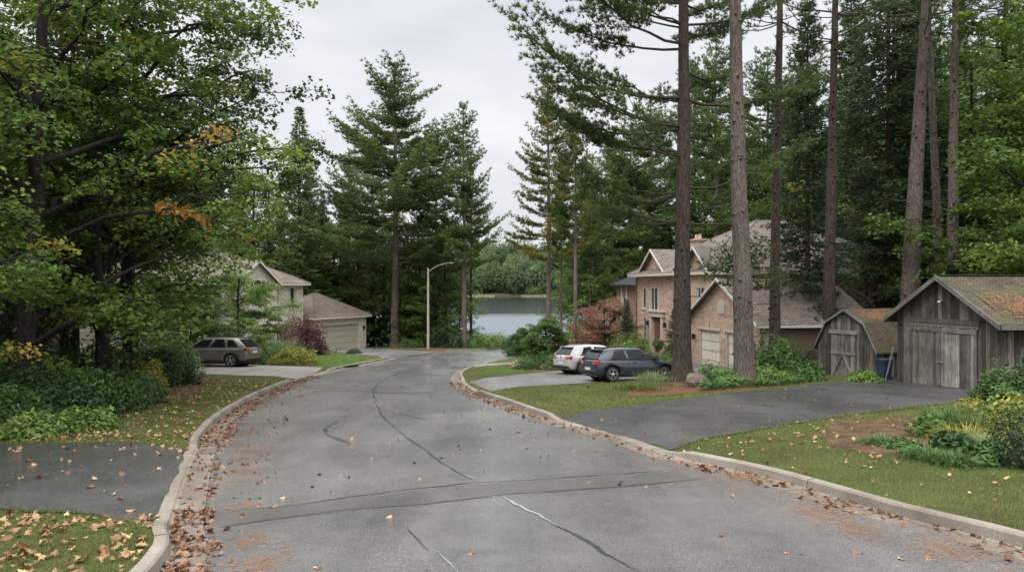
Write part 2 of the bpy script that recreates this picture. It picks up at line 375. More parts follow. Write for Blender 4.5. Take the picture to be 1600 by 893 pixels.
def pine(seed, H=24, cb=7, R=4.5, r0=.3, gap=.75, per=5, L=.3, w=.05, k=8, lat=.42, lift=.28, mat='pine', bk='bark_far', prof=None, dens=1., lean=(0,0), stubs=8, bare=.3, dx=None, wob=.06, avoid=None):
    rng = np.random.default_rng(seed); gw, gf = G(), G()
    TP, TR = trunk(gw, rng, H, r0, .04, lean, wob=wob)
    if prof is None: prof = lambda t: np.interp(t, [0,.12,.45,.8,1], [.85,1,.8,.38,.1])
    z = cb; PP, AA, RR = [], [], []
    while z < H-.3:
        t = (z-cb)/(H-cb)
        for q in range(rng.integers(max(2,per-1), per+2)):
            az = rng.random()*2*PI; ln = R*prof(t)*rng.uniform(.55,1.12)
            if dx is not None and rng.random() < dx[1]: az = dx[0] + rng.normal()*.5
            if avoid is not None and abs((az-avoid[0]+PI)%(2*PI)-PI) < avoid[1]: continue
            p0 = along(TP, z + rng.uniform(-.15,.15))
            d = np.array([math.cos(az), math.sin(az), 0]); el = lift*rng.uniform(.3,1.3) + .62*t**1.3
            n = 9; s = np.linspace(0,1,n)
            path = p0 + d*(ln*s)[:,None]; path[:,2] += ln*(el*s + .22*s*s*rng.uniform(-.3,1.1) - .1*np.sin(PI*s))
            path[1:] += np.cumsum(rng.normal(size=(n-1,3)),axis=0)*.012*ln
            gw.tube(path, np.linspace(.0075*ln+.012, .007, n), 5)
            side = np.cross(d, [0,0,1.]); sgn = 1; b0 = bare*(1-t)
            nl = max(3, int(ln*(1-b0)/lat*dens)); br = rng.random()*.6
            for u in np.linspace(b0, 1, nl):
                sgn = -sgn; c = np.array([np.interp(u, s, path[:,i]) for i in range(3)])
                ll = (.14 + .2*ln*(1-u)*rng.uniform(.6,1.2) + .11*ln*np.sin(PI*u)) * rng.uniform(.7,1.2)
                dd = unit(d*rng.uniform(.5,1.1) + side*sgn + np.array([0,0,rng.uniform(.0,.35)]))
                e = c + dd*ll
                if ll > .5: gw.tube(np.array([c,(c+e)/2+[0,0,.03],e]), [.012,.009,.005], 3)
                m_ = max(3, int(ll/.12*dens)); v = rng.uniform(.15,1.05,m_)[:,None]
                off = rng.normal(size=(m_,3))*[.11,.11,.055]; pts = c + dd*ll*v + off
                PP.append(pts); AA.append(np.tile(dd*.8+[0,0,.65], (m_,1))); RR.append(np.clip(br + .32*v[:,0]*(.4+.6*u) + off[:,2]*2.2 + rng.normal(size=m_)*.08, 0, 1.2))  # plate shading painted into tuft colour: lighter tops and tips, darker near trunk
        z += gap*rng.uniform(.7,1.3)*(1-.45*t)
    for i in range(stubs):
        zz = rng.uniform(1.5, cb); az = rng.random()*2*PI; ln = rng.uniform(.3,1.6); p0 = along(TP, zz)
        e = p0 + np.array([math.cos(az), math.sin(az), rng.uniform(-.2,.3)])*ln
        gw.tube(np.array([p0,(p0+e)/2+rng.normal(size=3)*.06,e]), [.028,.018,.006], 4)
    for i in range(stubs*2):
        zz = rng.uniform(.8, cb); az = rng.random()*2*PI; p0 = along(TP, zz); rr0 = np.interp(zz, TP[:,2], TR); d = np.array([math.cos(az), math.sin(az), .1])
        gw.tube(np.array([p0+d*rr0*.7, p0+d*(rr0+.05), p0+d*(rr0+.075)]), [.085,.05,.012], 7)
    tufts(gf, rng, np.vstack(PP), np.vstack(AA), L, w, k, .62, 0, np.concatenate(RR))
    return gw.mesh('trunk', MT[bk]), gf.mesh('crown', MT[mat])

def spruce(seed, H=22, R=3.6, r0=.25, cb=1.2, gap=.45, per=6, L=.26, w=.06, k=6, mat='spruce', bk='bark_dk', droop=.35, hang=1., pw=.85, dens=1.):
    rng = np.random.default_rng(seed); gw, gf = G(), G()
    TP, TR = trunk(gw, rng, H, r0, .02, (0,0), wob=.01)
    z = cb; PP, AA, RR = [], [], []
    while z < H-.1:
        t = (z-cb)/(H-cb)
        for q in range(per + rng.integers(-1,2)):
            az = rng.random()*2*PI; ln = (R*(1-t)**pw + .12)*rng.uniform(.7,1.12)
            d = np.array([math.cos(az), math.sin(az), 0]); n = 5; s = np.linspace(0,1,n)
            path = along(TP, z) + d*(ln*s)[:,None]
            path[:,2] += ln*((.45*t)*s - droop*(1-t*.8)*(s - .45*s**2.5)*1.3)
            gw.tube(path, np.linspace(.012*ln+.008,.004,n), 4)
            side = np.cross(d,[0,0,1.]); br = rng.random()*.35+.1
            m_ = max(4, int(ln*11*dens)); u = rng.uniform(.12,1.03,m_)
            c = np.stack([np.interp(u, s, path[:,i]) for i in range(3)],1)
            off = rng.normal(size=m_)*(.08+.16*ln*(1.05-u)); hg = rng.random(m_)**2*(.12+.22*ln*(1-u)*1.3)*hang
            pts = c + side*off[:,None]; pts[:,2] -= hg + .15*np.abs(off)
            PP.append(pts); AA.append(d*.8 + side*np.sign(off)[:,None]*.7 + np.array([0,0,-.35*hang+.15])); RR.append(np.clip(br+.4*u-hg*.3+rng.normal(size=m_)*.08,0,1))
        z += gap*rng.uniform(.75,1.25)*(1-.4*t)
    tufts(gf, rng, np.vstack(PP), np.vstack(AA), L, w, k, .45, 0, np.concatenate(RR))
    return gw.mesh('trunk', MT[bk]), gf.mesh('crown', MT[mat])

def broad(seed, H=16, cb=4, R=5, r0=.25, limbs=16, sub=8, per=110, leaf=.12, tpl=L8, mat='maple', bk='bark_mp', lean=(0,0), flat=.35, cr=.85, zc=None, low=.0, fill=1., azb=None, k=10, wob=.12, lowp=.72, aut=1.):
    rng = np.random.default_rng(seed); gw, gf = G(), G()
    TP, TR = trunk(gw, rng, H*.93, r0, .05, lean, k=k, wob=wob)
    for i in range(limbs):
        t = (i+.5)/limbs; z1 = cb + (H-cb)*t; prof = math.sqrt(max(.08, 1-(2*abs(t-.38)/1.28)**2)) if t > .38 else (lowp+(1-lowp)*t/.38)
        az = i*2.4 + rng.normal()*.4
        if azb is not None and rng.random() < azb[1]: az = azb[0] + rng.normal()*.7
        ln = R*prof*rng.uniform(.75,1.1); za = max(cb*.55, z1 - ln*rng.uniform(.25,.6)); p0 = along(TP, min(za, H*.9))
        d = np.array([math.cos(az), math.sin(az), 0]); e = along(TP, min(z1,H*.9)) + d*ln; e[2] = z1 - low*ln*.25
        mid = p0 + d*ln*.5 + [0,0,(z1-za)*.65]; s = np.linspace(0,1,8)[:,None]
        path = (1-s)**2*p0 + 2*s*(1-s)*mid + s*s*e; path[1:-1] += rng.normal(size=(6,3))*.05*ln**.5
        gw.tube(path, np.linspace(r0*.34*(1-.6*t)+.02, .015, 8), 6)
        for j in range(sub):
            u = rng.uniform(.3,1.05); c = np.array([np.interp(u, s[:,0], path[:,q]) for q in range(3)])
            dd = rng.normal(size=3)*[1,1,.45]; dd = unit(dd + d*.6); l2 = rng.uniform(.4,1.)*R*.3
            cc = c + dd*l2; cc[2] -= low*l2*.3
            gw.tube(np.array([c,(c+cc)/2+rng.normal(size=3)*.06,cc]), [.022,.014,.006], 4)
            n = int(per*rng.uniform(.6,1.3)*fill); rr_ = cr*rng.uniform(.6,1.2)
            tilt = rng.normal(size=2)*.25; br = rng.random()*.5
            ang = rng.random(n)*2*PI; rho = rr_*np.sqrt(rng.random(n)); x = rho*np.cos(ang); y = rho*np.sin(ang)
            zz = rng.normal(size=n)*flat*rr_*.45 - .35*rho**2/rr_*.6 + tilt[0]*x + tilt[1]*y
            P = cc + np.stack([x,y,zz],1)
            Nn = rng.normal(size=(n,3))*.55 + [0,0,1.] + np.stack([x,y,0*x],1)*.35/rr_
            au = rng.random(); rr3 = (1.25+rng.random(n)*.6) if au < .022*aut else ((.85+rng.random(n)*.5) if au < .08*aut else np.clip(br+rng.random(n)*.5, 0, 1))
            leaves(gf, rng, P, Nn, leaf*rng.uniform(.65,1.25,n), tpl, 0, rr3)
            for q in range(3):
                a_ = rng.random()*2*PI; e2 = cc + np.array([math.cos(a_),math.sin(a_),-.1])*rr_*.8
                gw.tube(np.array([cc,e2]), [.007,.003], 3)
    return gw.mesh('trunk', MT[bk]), gf.mesh('crown', MT[mat])

def tree(name, label, meshes, x, y, cat='tree', rz=0, sc=1., group=None, mat=None, dz=.1, wide=1., bmat=None):
    t = thing(name, label, cat, (x, y, float(T(x,y))+dz-.02), rz, group); t.scale = (sc*wide, sc*wide, sc)
    for nm, me in (('trunk', meshes[0]), ('crown', meshes[1])):
        o = bpy.data.objects.new(nm, me); COL.objects.link(o); o.parent = t
        mm = mat if nm == 'crown' else bmat
        if mm: o.material_slots[0].link = 'OBJECT'; o.material_slots[0].material = MT[mm]
    return t

def shrub(name, label, x, y, rx, rz_, n=2500, leaf=.09, mat='shrub_g', ry=None, tpl=L6, lump=.18, group=None, seed=None, stems=9, up=.5, z0=None, cat='shrub', trunkh=0, shell=.55):
    rng = np.random.default_rng(seed if seed is not None else int(abs(x*131+y*977)))
    ry = ry or rx; z0 = float(T(x,y))+.1 if z0 is None else z0
    t = thing(name, label, cat, (x,y,z0), rng.random()*6, group)
    gf, gs = G(), G()
    v = unit(rng.normal(size=(n,3))); v[:,2] = np.abs(v[:,2])*1.0 - .18*(rng.random(n)<.3)
    ph = rng.random(6)*6
    lm = 1 + lump*(np.sin(v[:,0]*4+ph[0])*np.sin(v[:,1]*4.5+ph[1]) + .6*np.sin(v[:,2]*7+ph[2]+v[:,0]*6+ph[3]) + .4*np.sin(v[:,1]*11+ph[4])*np.sin(v[:,0]*10+ph[5]))
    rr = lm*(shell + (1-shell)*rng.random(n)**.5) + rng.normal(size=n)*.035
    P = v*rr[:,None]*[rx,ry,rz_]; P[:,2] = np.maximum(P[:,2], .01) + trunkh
    br = np.clip(.1 + .55*(rr-shell)/(1.2-shell) + .15*v[:,2] + rng.normal(size=n)*.14, 0, 1)  # inner shade painted into leaf colour: darker within, paler outside and above
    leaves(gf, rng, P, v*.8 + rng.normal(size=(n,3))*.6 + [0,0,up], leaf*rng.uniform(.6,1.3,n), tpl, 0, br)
    for i in range(stems):
        a = rng.random()*2*PI; q = rng.uniform(.3,.8)
        e = np.array([math.cos(a)*rx*q, math.sin(a)*ry*q, rz_*rng.uniform(.5,.95)+trunkh])
        b = np.array([math.cos(a)*.06, math.sin(a)*.06, -.1]); mid = np.array([b[0]*2,b[1]*2,trunkh+.05]) if trunkh else (b+e)/2+[0,0,.1]
        gs.tube(np.array([b,mid,e]), [.03 if trunkh else .014,.02 if trunkh else .01,.004], 5)
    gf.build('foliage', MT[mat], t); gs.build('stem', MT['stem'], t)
    return t
def blades(g, rng, P, h, w, lean=.5, m=0, seg=3, r=None, droop=.5, vec=None):
    """curved grass blades as tapering strips"""
    n = len(P); az = rng.random(n)*2*PI; d = np.stack([np.cos(az), np.sin(az), 0*az],1)
    if vec is not None: d = vec
    s = np.cross(d,[0,0,1.]); h = np.broadcast_to(h,(n,)); ln = lean*rng.uniform(.3,1.3,n)
    if r is None: r = rng.random(n)
    rows = []
    for i in range(seg+1):
        t = i/seg; c = P + d*(h*ln*t*t)[:,None]; c = c + np.array([0,0,1.])*(h*(t - droop*ln*t**2.5))[:,None]
        ww = w*(1-t)**.7/2; rows += [c - s*ww, c + s*ww] if i < seg else [c]
    V = np.stack(rows,1); kk = 2*seg+1; base = np.arange(n)[:,None]*kk
    F = [];
    for i in range(seg-1): F.append(base + [2*i,2*i+1,2*i+3,2*i+2])
    g.add(V.reshape(-1,3), np.concatenate(F) if seg>1 else np.zeros((0,4),int), m, np.tile(r, seg-1)) if seg>1 else g.add(V.reshape(-1,3), base+[0,1,2], m, r)
    if seg > 1:
        g.F.append((base + [2*seg-2,2*seg-1,2*seg] + (g.n - n*kk), m, r, False))
def clump(name, label, x, y, h=.6, n=140, w=.02, spread=.2, mat='shrub_g', group=None, lean=.7, cat='plant', z0=None):
    rng = np.random.default_rng(int(abs(x*331+y*77))); z0 = float(T(x,y))+.1 if z0 is None else z0
    g = G(); P = np.stack([rng.normal(size=n)*spread*.5, rng.normal(size=n)*spread*.5, 0*np.zeros(n)],1)
    az = np.arctan2(P[:,1],P[:,0])+rng.normal(size=n)*.8; vec = np.stack([np.cos(az),np.sin(az),0*az],1)
    blades(g, rng, P, h*rng.uniform(.6,1.1,n), w, lean, vec=vec, droop=.6)
    o = g.build(name, MT[mat]); o.location = (x,y,z0); return tag(o, label, cat, group)
# ------------------------------------------------------------------ world, sun, camera
SUN_EL, SUN_AZ = rad(52), rad(215)
w = bpy.data.worlds.new('World'); C.scene.world = w; w.use_nodes = True
t = w.node_tree; bg = t.nodes['Background']; bg.inputs[1].default_value = .15
sky = t.nodes.new('ShaderNodeTexSky'); sky.sky_type = 'NISHITA'; sky.sun_disc = False; sky.sun_elevation = SUN_EL; sky.sun_rotation = SUN_AZ
tc = t.nodes.new('ShaderNodeTexCoord'); sep = t.nodes.new('ShaderNodeSeparateXYZ'); t.links.new(tc.outputs['Generated'], sep.inputs[0])
rp = t.nodes.new('ShaderNodeValToRGB'); e = rp.color_ramp.elements
e[0].position = 0; e[0].color = (.8,.8,.8,1); e[1].position = .38; e[1].color = (.78,.79,.81,1)
for p, v in ((.52,1.15),(.75,3.0),(1.,4.2)): q = e.new(p); q.color = (v*1.03, v, v*.96, 1)
t.links.new(sep.outputs[2], rp.inputs[0])
mp = t.nodes.new('ShaderNodeMapping'); mp.inputs['Scale'].default_value = (1.6,1.6,5); t.links.new(tc.outputs['Generated'], mp.inputs[0])
nz = t.nodes.new('ShaderNodeTexNoise'); nz.inputs['Scale'].default_value = 1.6; nz.inputs['Detail'].default_value = 5; t.links.new(mp.outputs[0], nz.inputs[0])
r2 = t.nodes.new('ShaderNodeValToRGB'); r2.color_ramp.elements[0].position = .32; r2.color_ramp.elements[0].color = (.82,.84,.87,1); r2.color_ramp.elements[1].position = .68; r2.color_ramp.elements[1].color = (1.1,1.1,1.09,1)
t.links.new(nz.outputs[0], r2.inputs[0])
def mixn(f, ty):
    m = t.nodes.new('ShaderNodeMix'); m.data_type = 'RGBA'; m.blend_type = ty; m.inputs[0].default_value = f; m.clamp_result = False; return m
m1 = mixn(1, 'MULTIPLY'); t.links.new(rp.outputs[0], m1.inputs[6]); t.links.new(r2.outputs[0], m1.inputs[7])
m2 = mixn(1, 'MULTIPLY'); t.links.new(m1.outputs[2], m2.inputs[6]); m2.inputs[7].default_value = (7.7,7.7,7.8,1)
m3 = mixn(.93, 'MIX'); t.links.new(sky.outputs[0], m3.inputs[6]); t.links.new(m2.outputs[2], m3.inputs[7])
t.links.new(m3.outputs[2], bg.inputs[0])
sl = bpy.data.lights.new('sun', 'SUN'); sl.energy = 1.5; sl.angle = rad(24); sl.color = (1,.97,.92)
so = bpy.data.objects.new('sun', sl); COL.objects.link(so)
sd = Vector((math.sin(SUN_AZ)*math.cos(SUN_EL), math.cos(SUN_AZ)*math.cos(SUN_EL), math.sin(SUN_EL)))
so.rotation_euler = sd.to_track_quat('Z', 'Y').to_euler(); so.location = (-10,-10,40)
cd = bpy.data.cameras.new('camera'); cd.sensor_width = 36; cd.lens = 36*FPX/1600; cd.clip_end = 3000; cd.clip_start = .1
co = bpy.data.objects.new('camera', cd); COL.objects.link(co); co.location = (0,0,CAMZ); co.rotation_euler = (rad(90),0,0); C.scene.camera = co
S = C.scene; S.view_settings.view_transform = 'Standard'; S.view_settings.look = 'None'; S.view_settings.exposure = 0
S.cycles.use_denoising = True; S.cycles.max_bounces = 6; S.cycles.diffuse_bounces = 3; S.cycles.glossy_bounces = 3; S.cycles.transmission_bounces = 3; S.cycles.sample_clamp_indirect = 4
try: S.cycles.denoising_prefilter = 'ACCURATE'
except Exception: pass

# ------------------------------------------------------------------ kerb lines and driveways
def spline(P, step=.35):
    P = np.array(P, float); Q = np.vstack([2*P[0]-P[1], P, 2*P[-1]-P[-2]]); out = []
    for i in range(1, len(Q)-2):
        n = max(2, int(np.linalg.norm(Q[i+1]-Q[i])/step)); s = np.arange(n)[:,None]/n
        a,b,c,d = Q[i-1],Q[i],Q[i+1],Q[i+2]
        out.append(.5*((2*b)+(c-a)*s+(2*a-5*b+4*c-d)*s*s+(3*b-a-3*c+d)*s**3))
    return np.vstack(out+[P[-1:]])
KL = spline([(-1.2,-9),(-2.1,-2),(-2.75,3)] + [at(*p) for p in ((250,893),(263,830),(280,770),(300,715),(318,682),(350,650),(400,620),(455,597),(500,583),(560,570),(620,558),(650,553.5),(680,550.5))] + [(-3.6,69.8),(2,74.5),(10,77),(25,77.5),(62,76)])
KR = spline([(7.2,-9),(6.6,-2),(5.95,5)] + [at(*p) for p in ((1600,857),(1400,805),(1200,746),(1050,712),(960,681),(860,655),(790,630),(740,612),(718,592),(722,582),(745,572))] + [(-.5,48.6),(.6,54),(2.2,59.5),(6,64.5),(12,67.5),(25,69),(62,68)])
def seg_d(x, y, a, b):
    ax, ay = a; bx, by = b; L = (bx-ax)**2+(by-ay)**2; u = np.clip(((x-ax)*(bx-ax)+(y-ay)*(by-ay))/L, 0, 1)
    return np.hypot(x-ax-u*(bx-ax), y-ay-u*(by-ay))
A_ = at
DRV = {  # name: (polygon, kerb opening)
 'near_left': ([A_(295,699), A_(0,704), (-32,14.2), (-32,8.2), A_(0,816), A_(241,814)], (A_(232,812), A_(290,700))),
 'estate': ([A_(466,593), A_(325,588.5), (-30,40), (-30,49), A_(395,573), A_(506,577)], (A_(466,594), A_(506,580))),
 'garage': ([(-8.6,51.5), (-18.3,66.85), (-14.6,73.4), (-6.6,62.3)], ((-8.7,52.2), (-6.9,61.8))),
 'path': ([(-2.3,40.3), (2.4,43), (2.4,45.4), (-1.9,43.2)], ((-2.2,40.5),(-1.9,43))),
 'hatch': ([(-1.75,29.9), (-.75,25.8), A_(930,602), (6.9,30), (12.4,36.4), (10.9,44.3), A_(960,575), A_(870,583)], ((-1.9,30.2), (-.9,25.6))),
 'near_right': ([A_(872,656), A_(1075,627), A_(1290,603), A_(1385,593), (15.2,29), (16,24.4), A_(1500,636), A_(1400,646), A_(1300,660), A_(1050,704)], (A_(885,658), A_(1035,706))),
}
def H(x, y):
    x = np.asarray(x, float); y = np.asarray(y, float); d = np.full(np.broadcast(x,y).shape, 99.)
    for _, (a,b) in DRV.values(): d = np.minimum(d, seg_d(x, y, a, b))
    return T(x,y) + .02 + .1*sm(.15, 1.1, d)
def pip(x, y, poly):
    x = np.asarray(x, float); y = np.asarray(y, float); r = np.zeros(x.shape, bool); n = len(poly); j = n-1
    for i in range(n):
        xi, yi = poly[i]; xj, yj = poly[j]
        if yi != yj: r ^= ((yi > y) != (yj > y)) & (x < (xj-xi)*(y-yi)/(yj-yi)+xi)
        j = i
    return r
def densify(poly, st):
    out = []; n = len(poly)
    for i in range(n):
        a = np.array(poly[i]); b = np.array(poly[(i+1)%n]); k = max(1, int(np.linalg.norm(b-a)/st))
        for q in range(k): out.append(tuple(a+(b-a)*q/k))
    return out
def sheet(name, poly, res, f, off, mat, extra=None, st=1.):
    B = densify(poly, st); n = len(B); xs = [p[0] for p in B]; ys = [p[1] for p in B]
    gx, gy = np.meshgrid(np.arange(min(xs), max(xs), res), np.arange(min(ys), max(ys), res)); gx = gx.ravel(); gy = gy.ravel()
    k = pip(gx, gy, poly); P = list(zip(gx[k]+.01, gy[k]+.013))
    if extra is not None: k = pip(extra[:,0], extra[:,1], poly); P += [tuple(p) for p in extra[k]]
    V, E, F, *_ = delaunay_2d_cdt([Vector(p) for p in B+P], [(i,(i+1)%n) for i in range(n)], [], 1, 1e-4)
    V = np.array([tuple(v) for v in V]); z = f(V[:,0], V[:,1]) + off
    g = G(); g.add(np.column_stack([V,z]), [tuple(x) for x in F]); o = g.build(name, mat); return tag(o, kind='structure')
def offs(K, ds):
    D = np.gradient(K, axis=0); D /= np.linalg.norm(D,axis=1,keepdims=True); Nn = np.column_stack([D[:,1], -D[:,0]])
    return [K + Nn*d for d in ds], Nn
exL = np.vstack(offs(KL[::2], [-.3,-.6,-1.0,-1.5])[0]); exR = np.vstack(offs(KR[::2], [.3,.6,1.0,1.5])[0])
bkL = offs(KL, [-.15])[0][0]; bkR = offs(KR, [.15])[0][0]
LAWN_L = [tuple(p) for p in bkL] + [(62,100),(-75,100),(-75,-9)]
LAWN_R = [tuple(p) for p in bkR] + [(75,66),(75,-9)]
ROADP = [tuple(p) for p in KL] + [tuple(p) for p in KR[::-1]]
# broad terrain, water
xs = np.unique(np.concatenate([np.linspace(-900,-100,17), np.linspace(-100,100,41), np.linspace(100,900,17)]))
ys = np.unique(np.concatenate([np.linspace(-200,-20,8), np.linspace(-20,130,61), np.linspace(130,540,12), np.linspace(540,740,41), np.linspace(740,1300,6)]))
X, Y = np.meshgrid(xs, ys); g = G(); nx = len(xs)
Z = T(X,Y) - .12*(Y<100) - 2.5*sm(95,130,Y)*(1-sm(545,560,Y))
i, j = np.meshgrid(np.arange(nx-1), np.arange(len(ys)-1)); b_ = (j*nx+i).ravel()
g.add(np.column_stack([X.ravel(),Y.ravel(),Z.ravel()]), np.stack([b_,b_+1,b_+nx+1,b_+nx],1), 0, None, True)
tag(g.build('ground', MT['land']), kind='structure')
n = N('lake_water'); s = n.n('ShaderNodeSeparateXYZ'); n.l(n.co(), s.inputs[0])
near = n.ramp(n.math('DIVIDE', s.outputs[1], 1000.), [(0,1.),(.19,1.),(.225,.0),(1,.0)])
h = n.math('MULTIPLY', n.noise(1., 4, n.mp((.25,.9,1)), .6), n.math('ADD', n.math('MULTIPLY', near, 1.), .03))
n.bump(h, 1., .9); n.fin(n.mix(near, (.012,.022,.024), (.1,.13,.16)), n.math('ADD', n.math('MULTIPLY', near, .22), .12), .5); n.b.inputs['IOR'].default_value = 1.33  # pale sky reflection painted into the base colour of the near water
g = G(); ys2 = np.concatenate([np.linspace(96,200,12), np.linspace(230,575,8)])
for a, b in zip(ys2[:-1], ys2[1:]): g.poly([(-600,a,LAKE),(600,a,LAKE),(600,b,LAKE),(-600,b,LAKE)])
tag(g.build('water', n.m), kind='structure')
# road
sheet('road', ROADP, 3, T, 0, MT['road'])
sheet('lawn', LAWN_L, 4, H, 0, MT['lawn'], exL); sheet('lawn', LAWN_R, 4, H, 0, MT['lawn'], exR)
def kerb(K, sgn, op):
    R, Nn = offs(K, [0]); zt = T(K[:,0], K[:,1]); d = np.full(len(K), 99.)
    for _, (a,b) in DRV.values(): d = np.minimum(d, seg_d(K[:,0], K[:,1], a, b))
    h = .03 + .11*sm(.1, .9, d); rows = []
    for o, z in ((-.36,-.03),(-.36,.008),(-.03,.002),(0,.012),(.02,None),(.045,1),(.16,1),(.17,-.1)):
        zz = h*.85 if z is None else (h if z == 1 else z)
        rows.append(np.column_stack([K + Nn*o*sgn, zt+zz]))
    V = np.stack(rows,1); m = V.shape[1]; g = G(); b = (np.arange(len(K)-1)[:,None]*m + np.arange(m-1)[None]).ravel()
    for q in range(m-1): g.add(V.reshape(-1,3), np.stack([b,b+1,b+m+1,b+m],1)[q::m-1], 1 if q < 2 else 0)
    tag(g.build('kerb', [MT['conc'],MT['gutter']]), kind='structure')
kerb(KL, -1, 0); kerb(KR, 1, 0)
def joints(K, sgn):
    s_ = np.concatenate([[0], np.cumsum(np.linalg.norm(np.diff(K,axis=0),axis=1))]); g = G(); D = np.gradient(K,axis=0); D /= np.linalg.norm(D,axis=1,keepdims=True)
    for q in np.arange(2.2, s_[-1], 2.9):
        i = int(np.searchsorted(s_, q)); p = K[i]; d = D[i]; n_ = np.array([d[1],-d[0]])*sgn; z = float(T(*p)); dd = min(float(seg_d(p[0],p[1],a,b)) for _,(a,b) in DRV.values()); h = .03+.11*float(sm(.1,.9,dd))
        L_ = [(-.355,.011),(-.03,.005),(.0,.015),(.018,h*.85),(.043,h+.003),(.158,h+.003)]
        for (o0,z0),(o1,z1) in zip(L_[:-1],L_[1:]):
            a = p+n_*o0; b = p+n_*o1; w_ = d*.006
            g.poly([(*(a-w_),z+z0+.001),(*(a+w_),z+z0+.001),(*(b+w_),z+z1+.001),(*(b-w_),z+z1+.001)])
    tag(g.build('kerb_joint', MT['seal']), kind='structure')
joints(KL,-1); joints(KR,1)
def wob(poly, a=.25, st=.6, seed=1):
    rng = np.random.default_rng(seed); return [(x+rng.normal()*a*.5, y+rng.normal()*a) for x,y in densify(poly, st)]
exD = np.vstack([exL, exR])
for k, (m, nm) in {'near_left':('drive_dk','driveway'),'estate':('drive_lt','driveway'),'garage':('drive_gr','driveway'),'path':('conc','path'),'hatch':('drive_gr','driveway'),'near_right':('drive_dk','driveway')}.items():
    sheet(nm, wob(DRV[k][0],.045,.35,3) if k.startswith('near') else DRV[k][0], 2, H, .014, MT[m], exD)
# beds of soil and mulch
BED_L = [A_(-240,722), A_(0,700), A_(150,685), A_(235,645), A_(312,615), A_(322,596), (-24,38.4), (-60,38), (-60,15)]
BED_R = [A_(975,624), A_(1075,620), A_(1180,612), A_(1285,600), (14.2,33.4), (12.6,36.2), (9.5,32.4), (6.7,29.6), A_(985,606)]
BED_S = [(2.6,34.2),(3.4,36.6),(6.2,40),(2.9,42.6),(-.3,40.4),(.4,37.2),(1.2,34.8)]
BED_F = [(-6.2,70), (-5.4,79), (-14.2,76.4), (-10.5,70.5), (-7.6,66.6)]
BED_W = [(16.5,36),(13.5,38),(14,90),(74,90),(74,28),(21.5,29.6),(21.2,35)]
BED_E = [A_(505,572), A_(480,576), A_(400,571), (-17,42.6), (-17,52), A_(440,556), A_(470,560)]
BED_H = [(6.6,42.5),(10.6,45),(8.9,53),(5.5,57),(2.6,52),(4.2,46)]
for i, (nm, p, m) in enumerate((('soil',BED_L,'soil'),('mulch',BED_R,'mulch'),('soil',BED_S,'soil'),('mulch',BED_F,'mulch'),('soil',BED_W,'soil'),('soil',BED_E,'soil'),('mulch',BED_H,'soil'))):
    sheet(nm, wob(p, .2, .8, i), 3, H, .006+.0007*i, MT[m])
BARE = [A_(1300,668), A_(1420,655), A_(1540,650), A_(1640,690), A_(1640,740), A_(1560,736), A_(1480,728), A_(1380,722), A_(1290,705)]
sheet('soil', wob(BARE, .3, .5, 9), 1, H, .005, MT['soil'])
LUSH = [A_(497,553.5), (-8.9,51.6), (-9.6,47), A_(560,572), A_(508,578), A_(495,574), A_(478,566)]
LUSH2 = [A_(742,590), A_(760,578), A_(790,573), A_(850,574), A_(868,580.5)]
sheet('lawn', LUSH, 2, H, .004, MT['lush']); sheet('lawn', LUSH2, 1, H, .004, MT['lush'])

PATCH = [A_(*p) for p in ((337,801),(560,776),(740,756),(930,744),(1062,735),(1095,748),(900,765),(790,773),(560,796),(450,808),(340,823))]
sheet('road', wob(PATCH,.02,.4,4), 1, T, .003, asphalt('patched_asphalt', (.058,.057,.055), (.092,.089,.087), .26, .45))
# crack seals on the asphalt: one mesh of thin bands lying on the road
rng = np.random.default_rng(5); g = G()
def band(P, wd, m=0, z=.006):
    K = spline([A_(*p) for p in P], .12); D = np.gradient(K,axis=0); D /= np.linalg.norm(D,axis=1,keepdims=True)+1e-9
    Nn = np.column_stack([D[:,1],-D[:,0]]); ww = wd/2*(1+.35*np.convolve(rng.normal(size=len(K)+3), np.ones(4)/4, 'valid')*2)
    ww = np.maximum(ww, wd*.15)[:,None]; ww *= rng.uniform(.75,1.2,ww.shape); e_ = np.clip(np.minimum(np.arange(len(K)), len(K)-1-np.arange(len(K)))/6, .1, 1)[:,None]; ww *= e_
    K = K + np.convolve(rng.normal(size=len(K)+4), np.ones(5)/5, 'valid')[:,None]*Nn*.035 + rng.normal(size=K.shape)*.006
    V = np.stack([np.column_stack([K-Nn*ww, T(K[:,0],K[:,1])+z]), np.column_stack([K+Nn*ww, T(K[:,0],K[:,1])+z])],1)
    b = np.arange(len(K)-1)*2; g.add(V.reshape(-1,3), np.stack([b,b+1,b+3,b+2],1), m)
band([(660,570),(615,585),(590,600),(583,612),(588,632)], .06); band([(588,632),(598,648),(622,672)], .045); band([(622,672),(660,700),(700,728),(738,748)], .045)
band([(712,736),(746,752)], .05, 1, .009)
band([(335,799),(450,789),(560,774),(650,763),(740,754),(830,749),(930,742),(1065,733)], .03)
band([(345,822),(450,806),(560,794),(680,784),(790,772),(900,764),(1000,757),(1100,747)], .035)
band([(720,757),(790,751)], .025, 1, .009); band([(745,777),(850,769)], .02, 1, .009)
band([(782,774),(812,790),(850,808),(880,825)], .06, 1, .009); band([(850,808),(900,835),(950,862),(1010,897)], .045)
band([(773,774),(778,785),(788,792)], .06, 1); band([(612,812),(648,814)], .04); band([(638,822),(655,845),(672,858)], .05); band([(662,850),(685,868),(700,880),(716,897)], .06, 1)
band([(532,656),(512,664),(510,676),(530,686),(548,692),(530,695)], .06); band([(548,708),(562,713)], .045)
band([(470,612),(550,610),(610,613),(690,612)], .06); band([(600,640),(640,650),(668,655)], .03)
cs = g.build('crack_seal', [MT['seal'], MT['seal_lt']]); tag(cs, kind='structure')
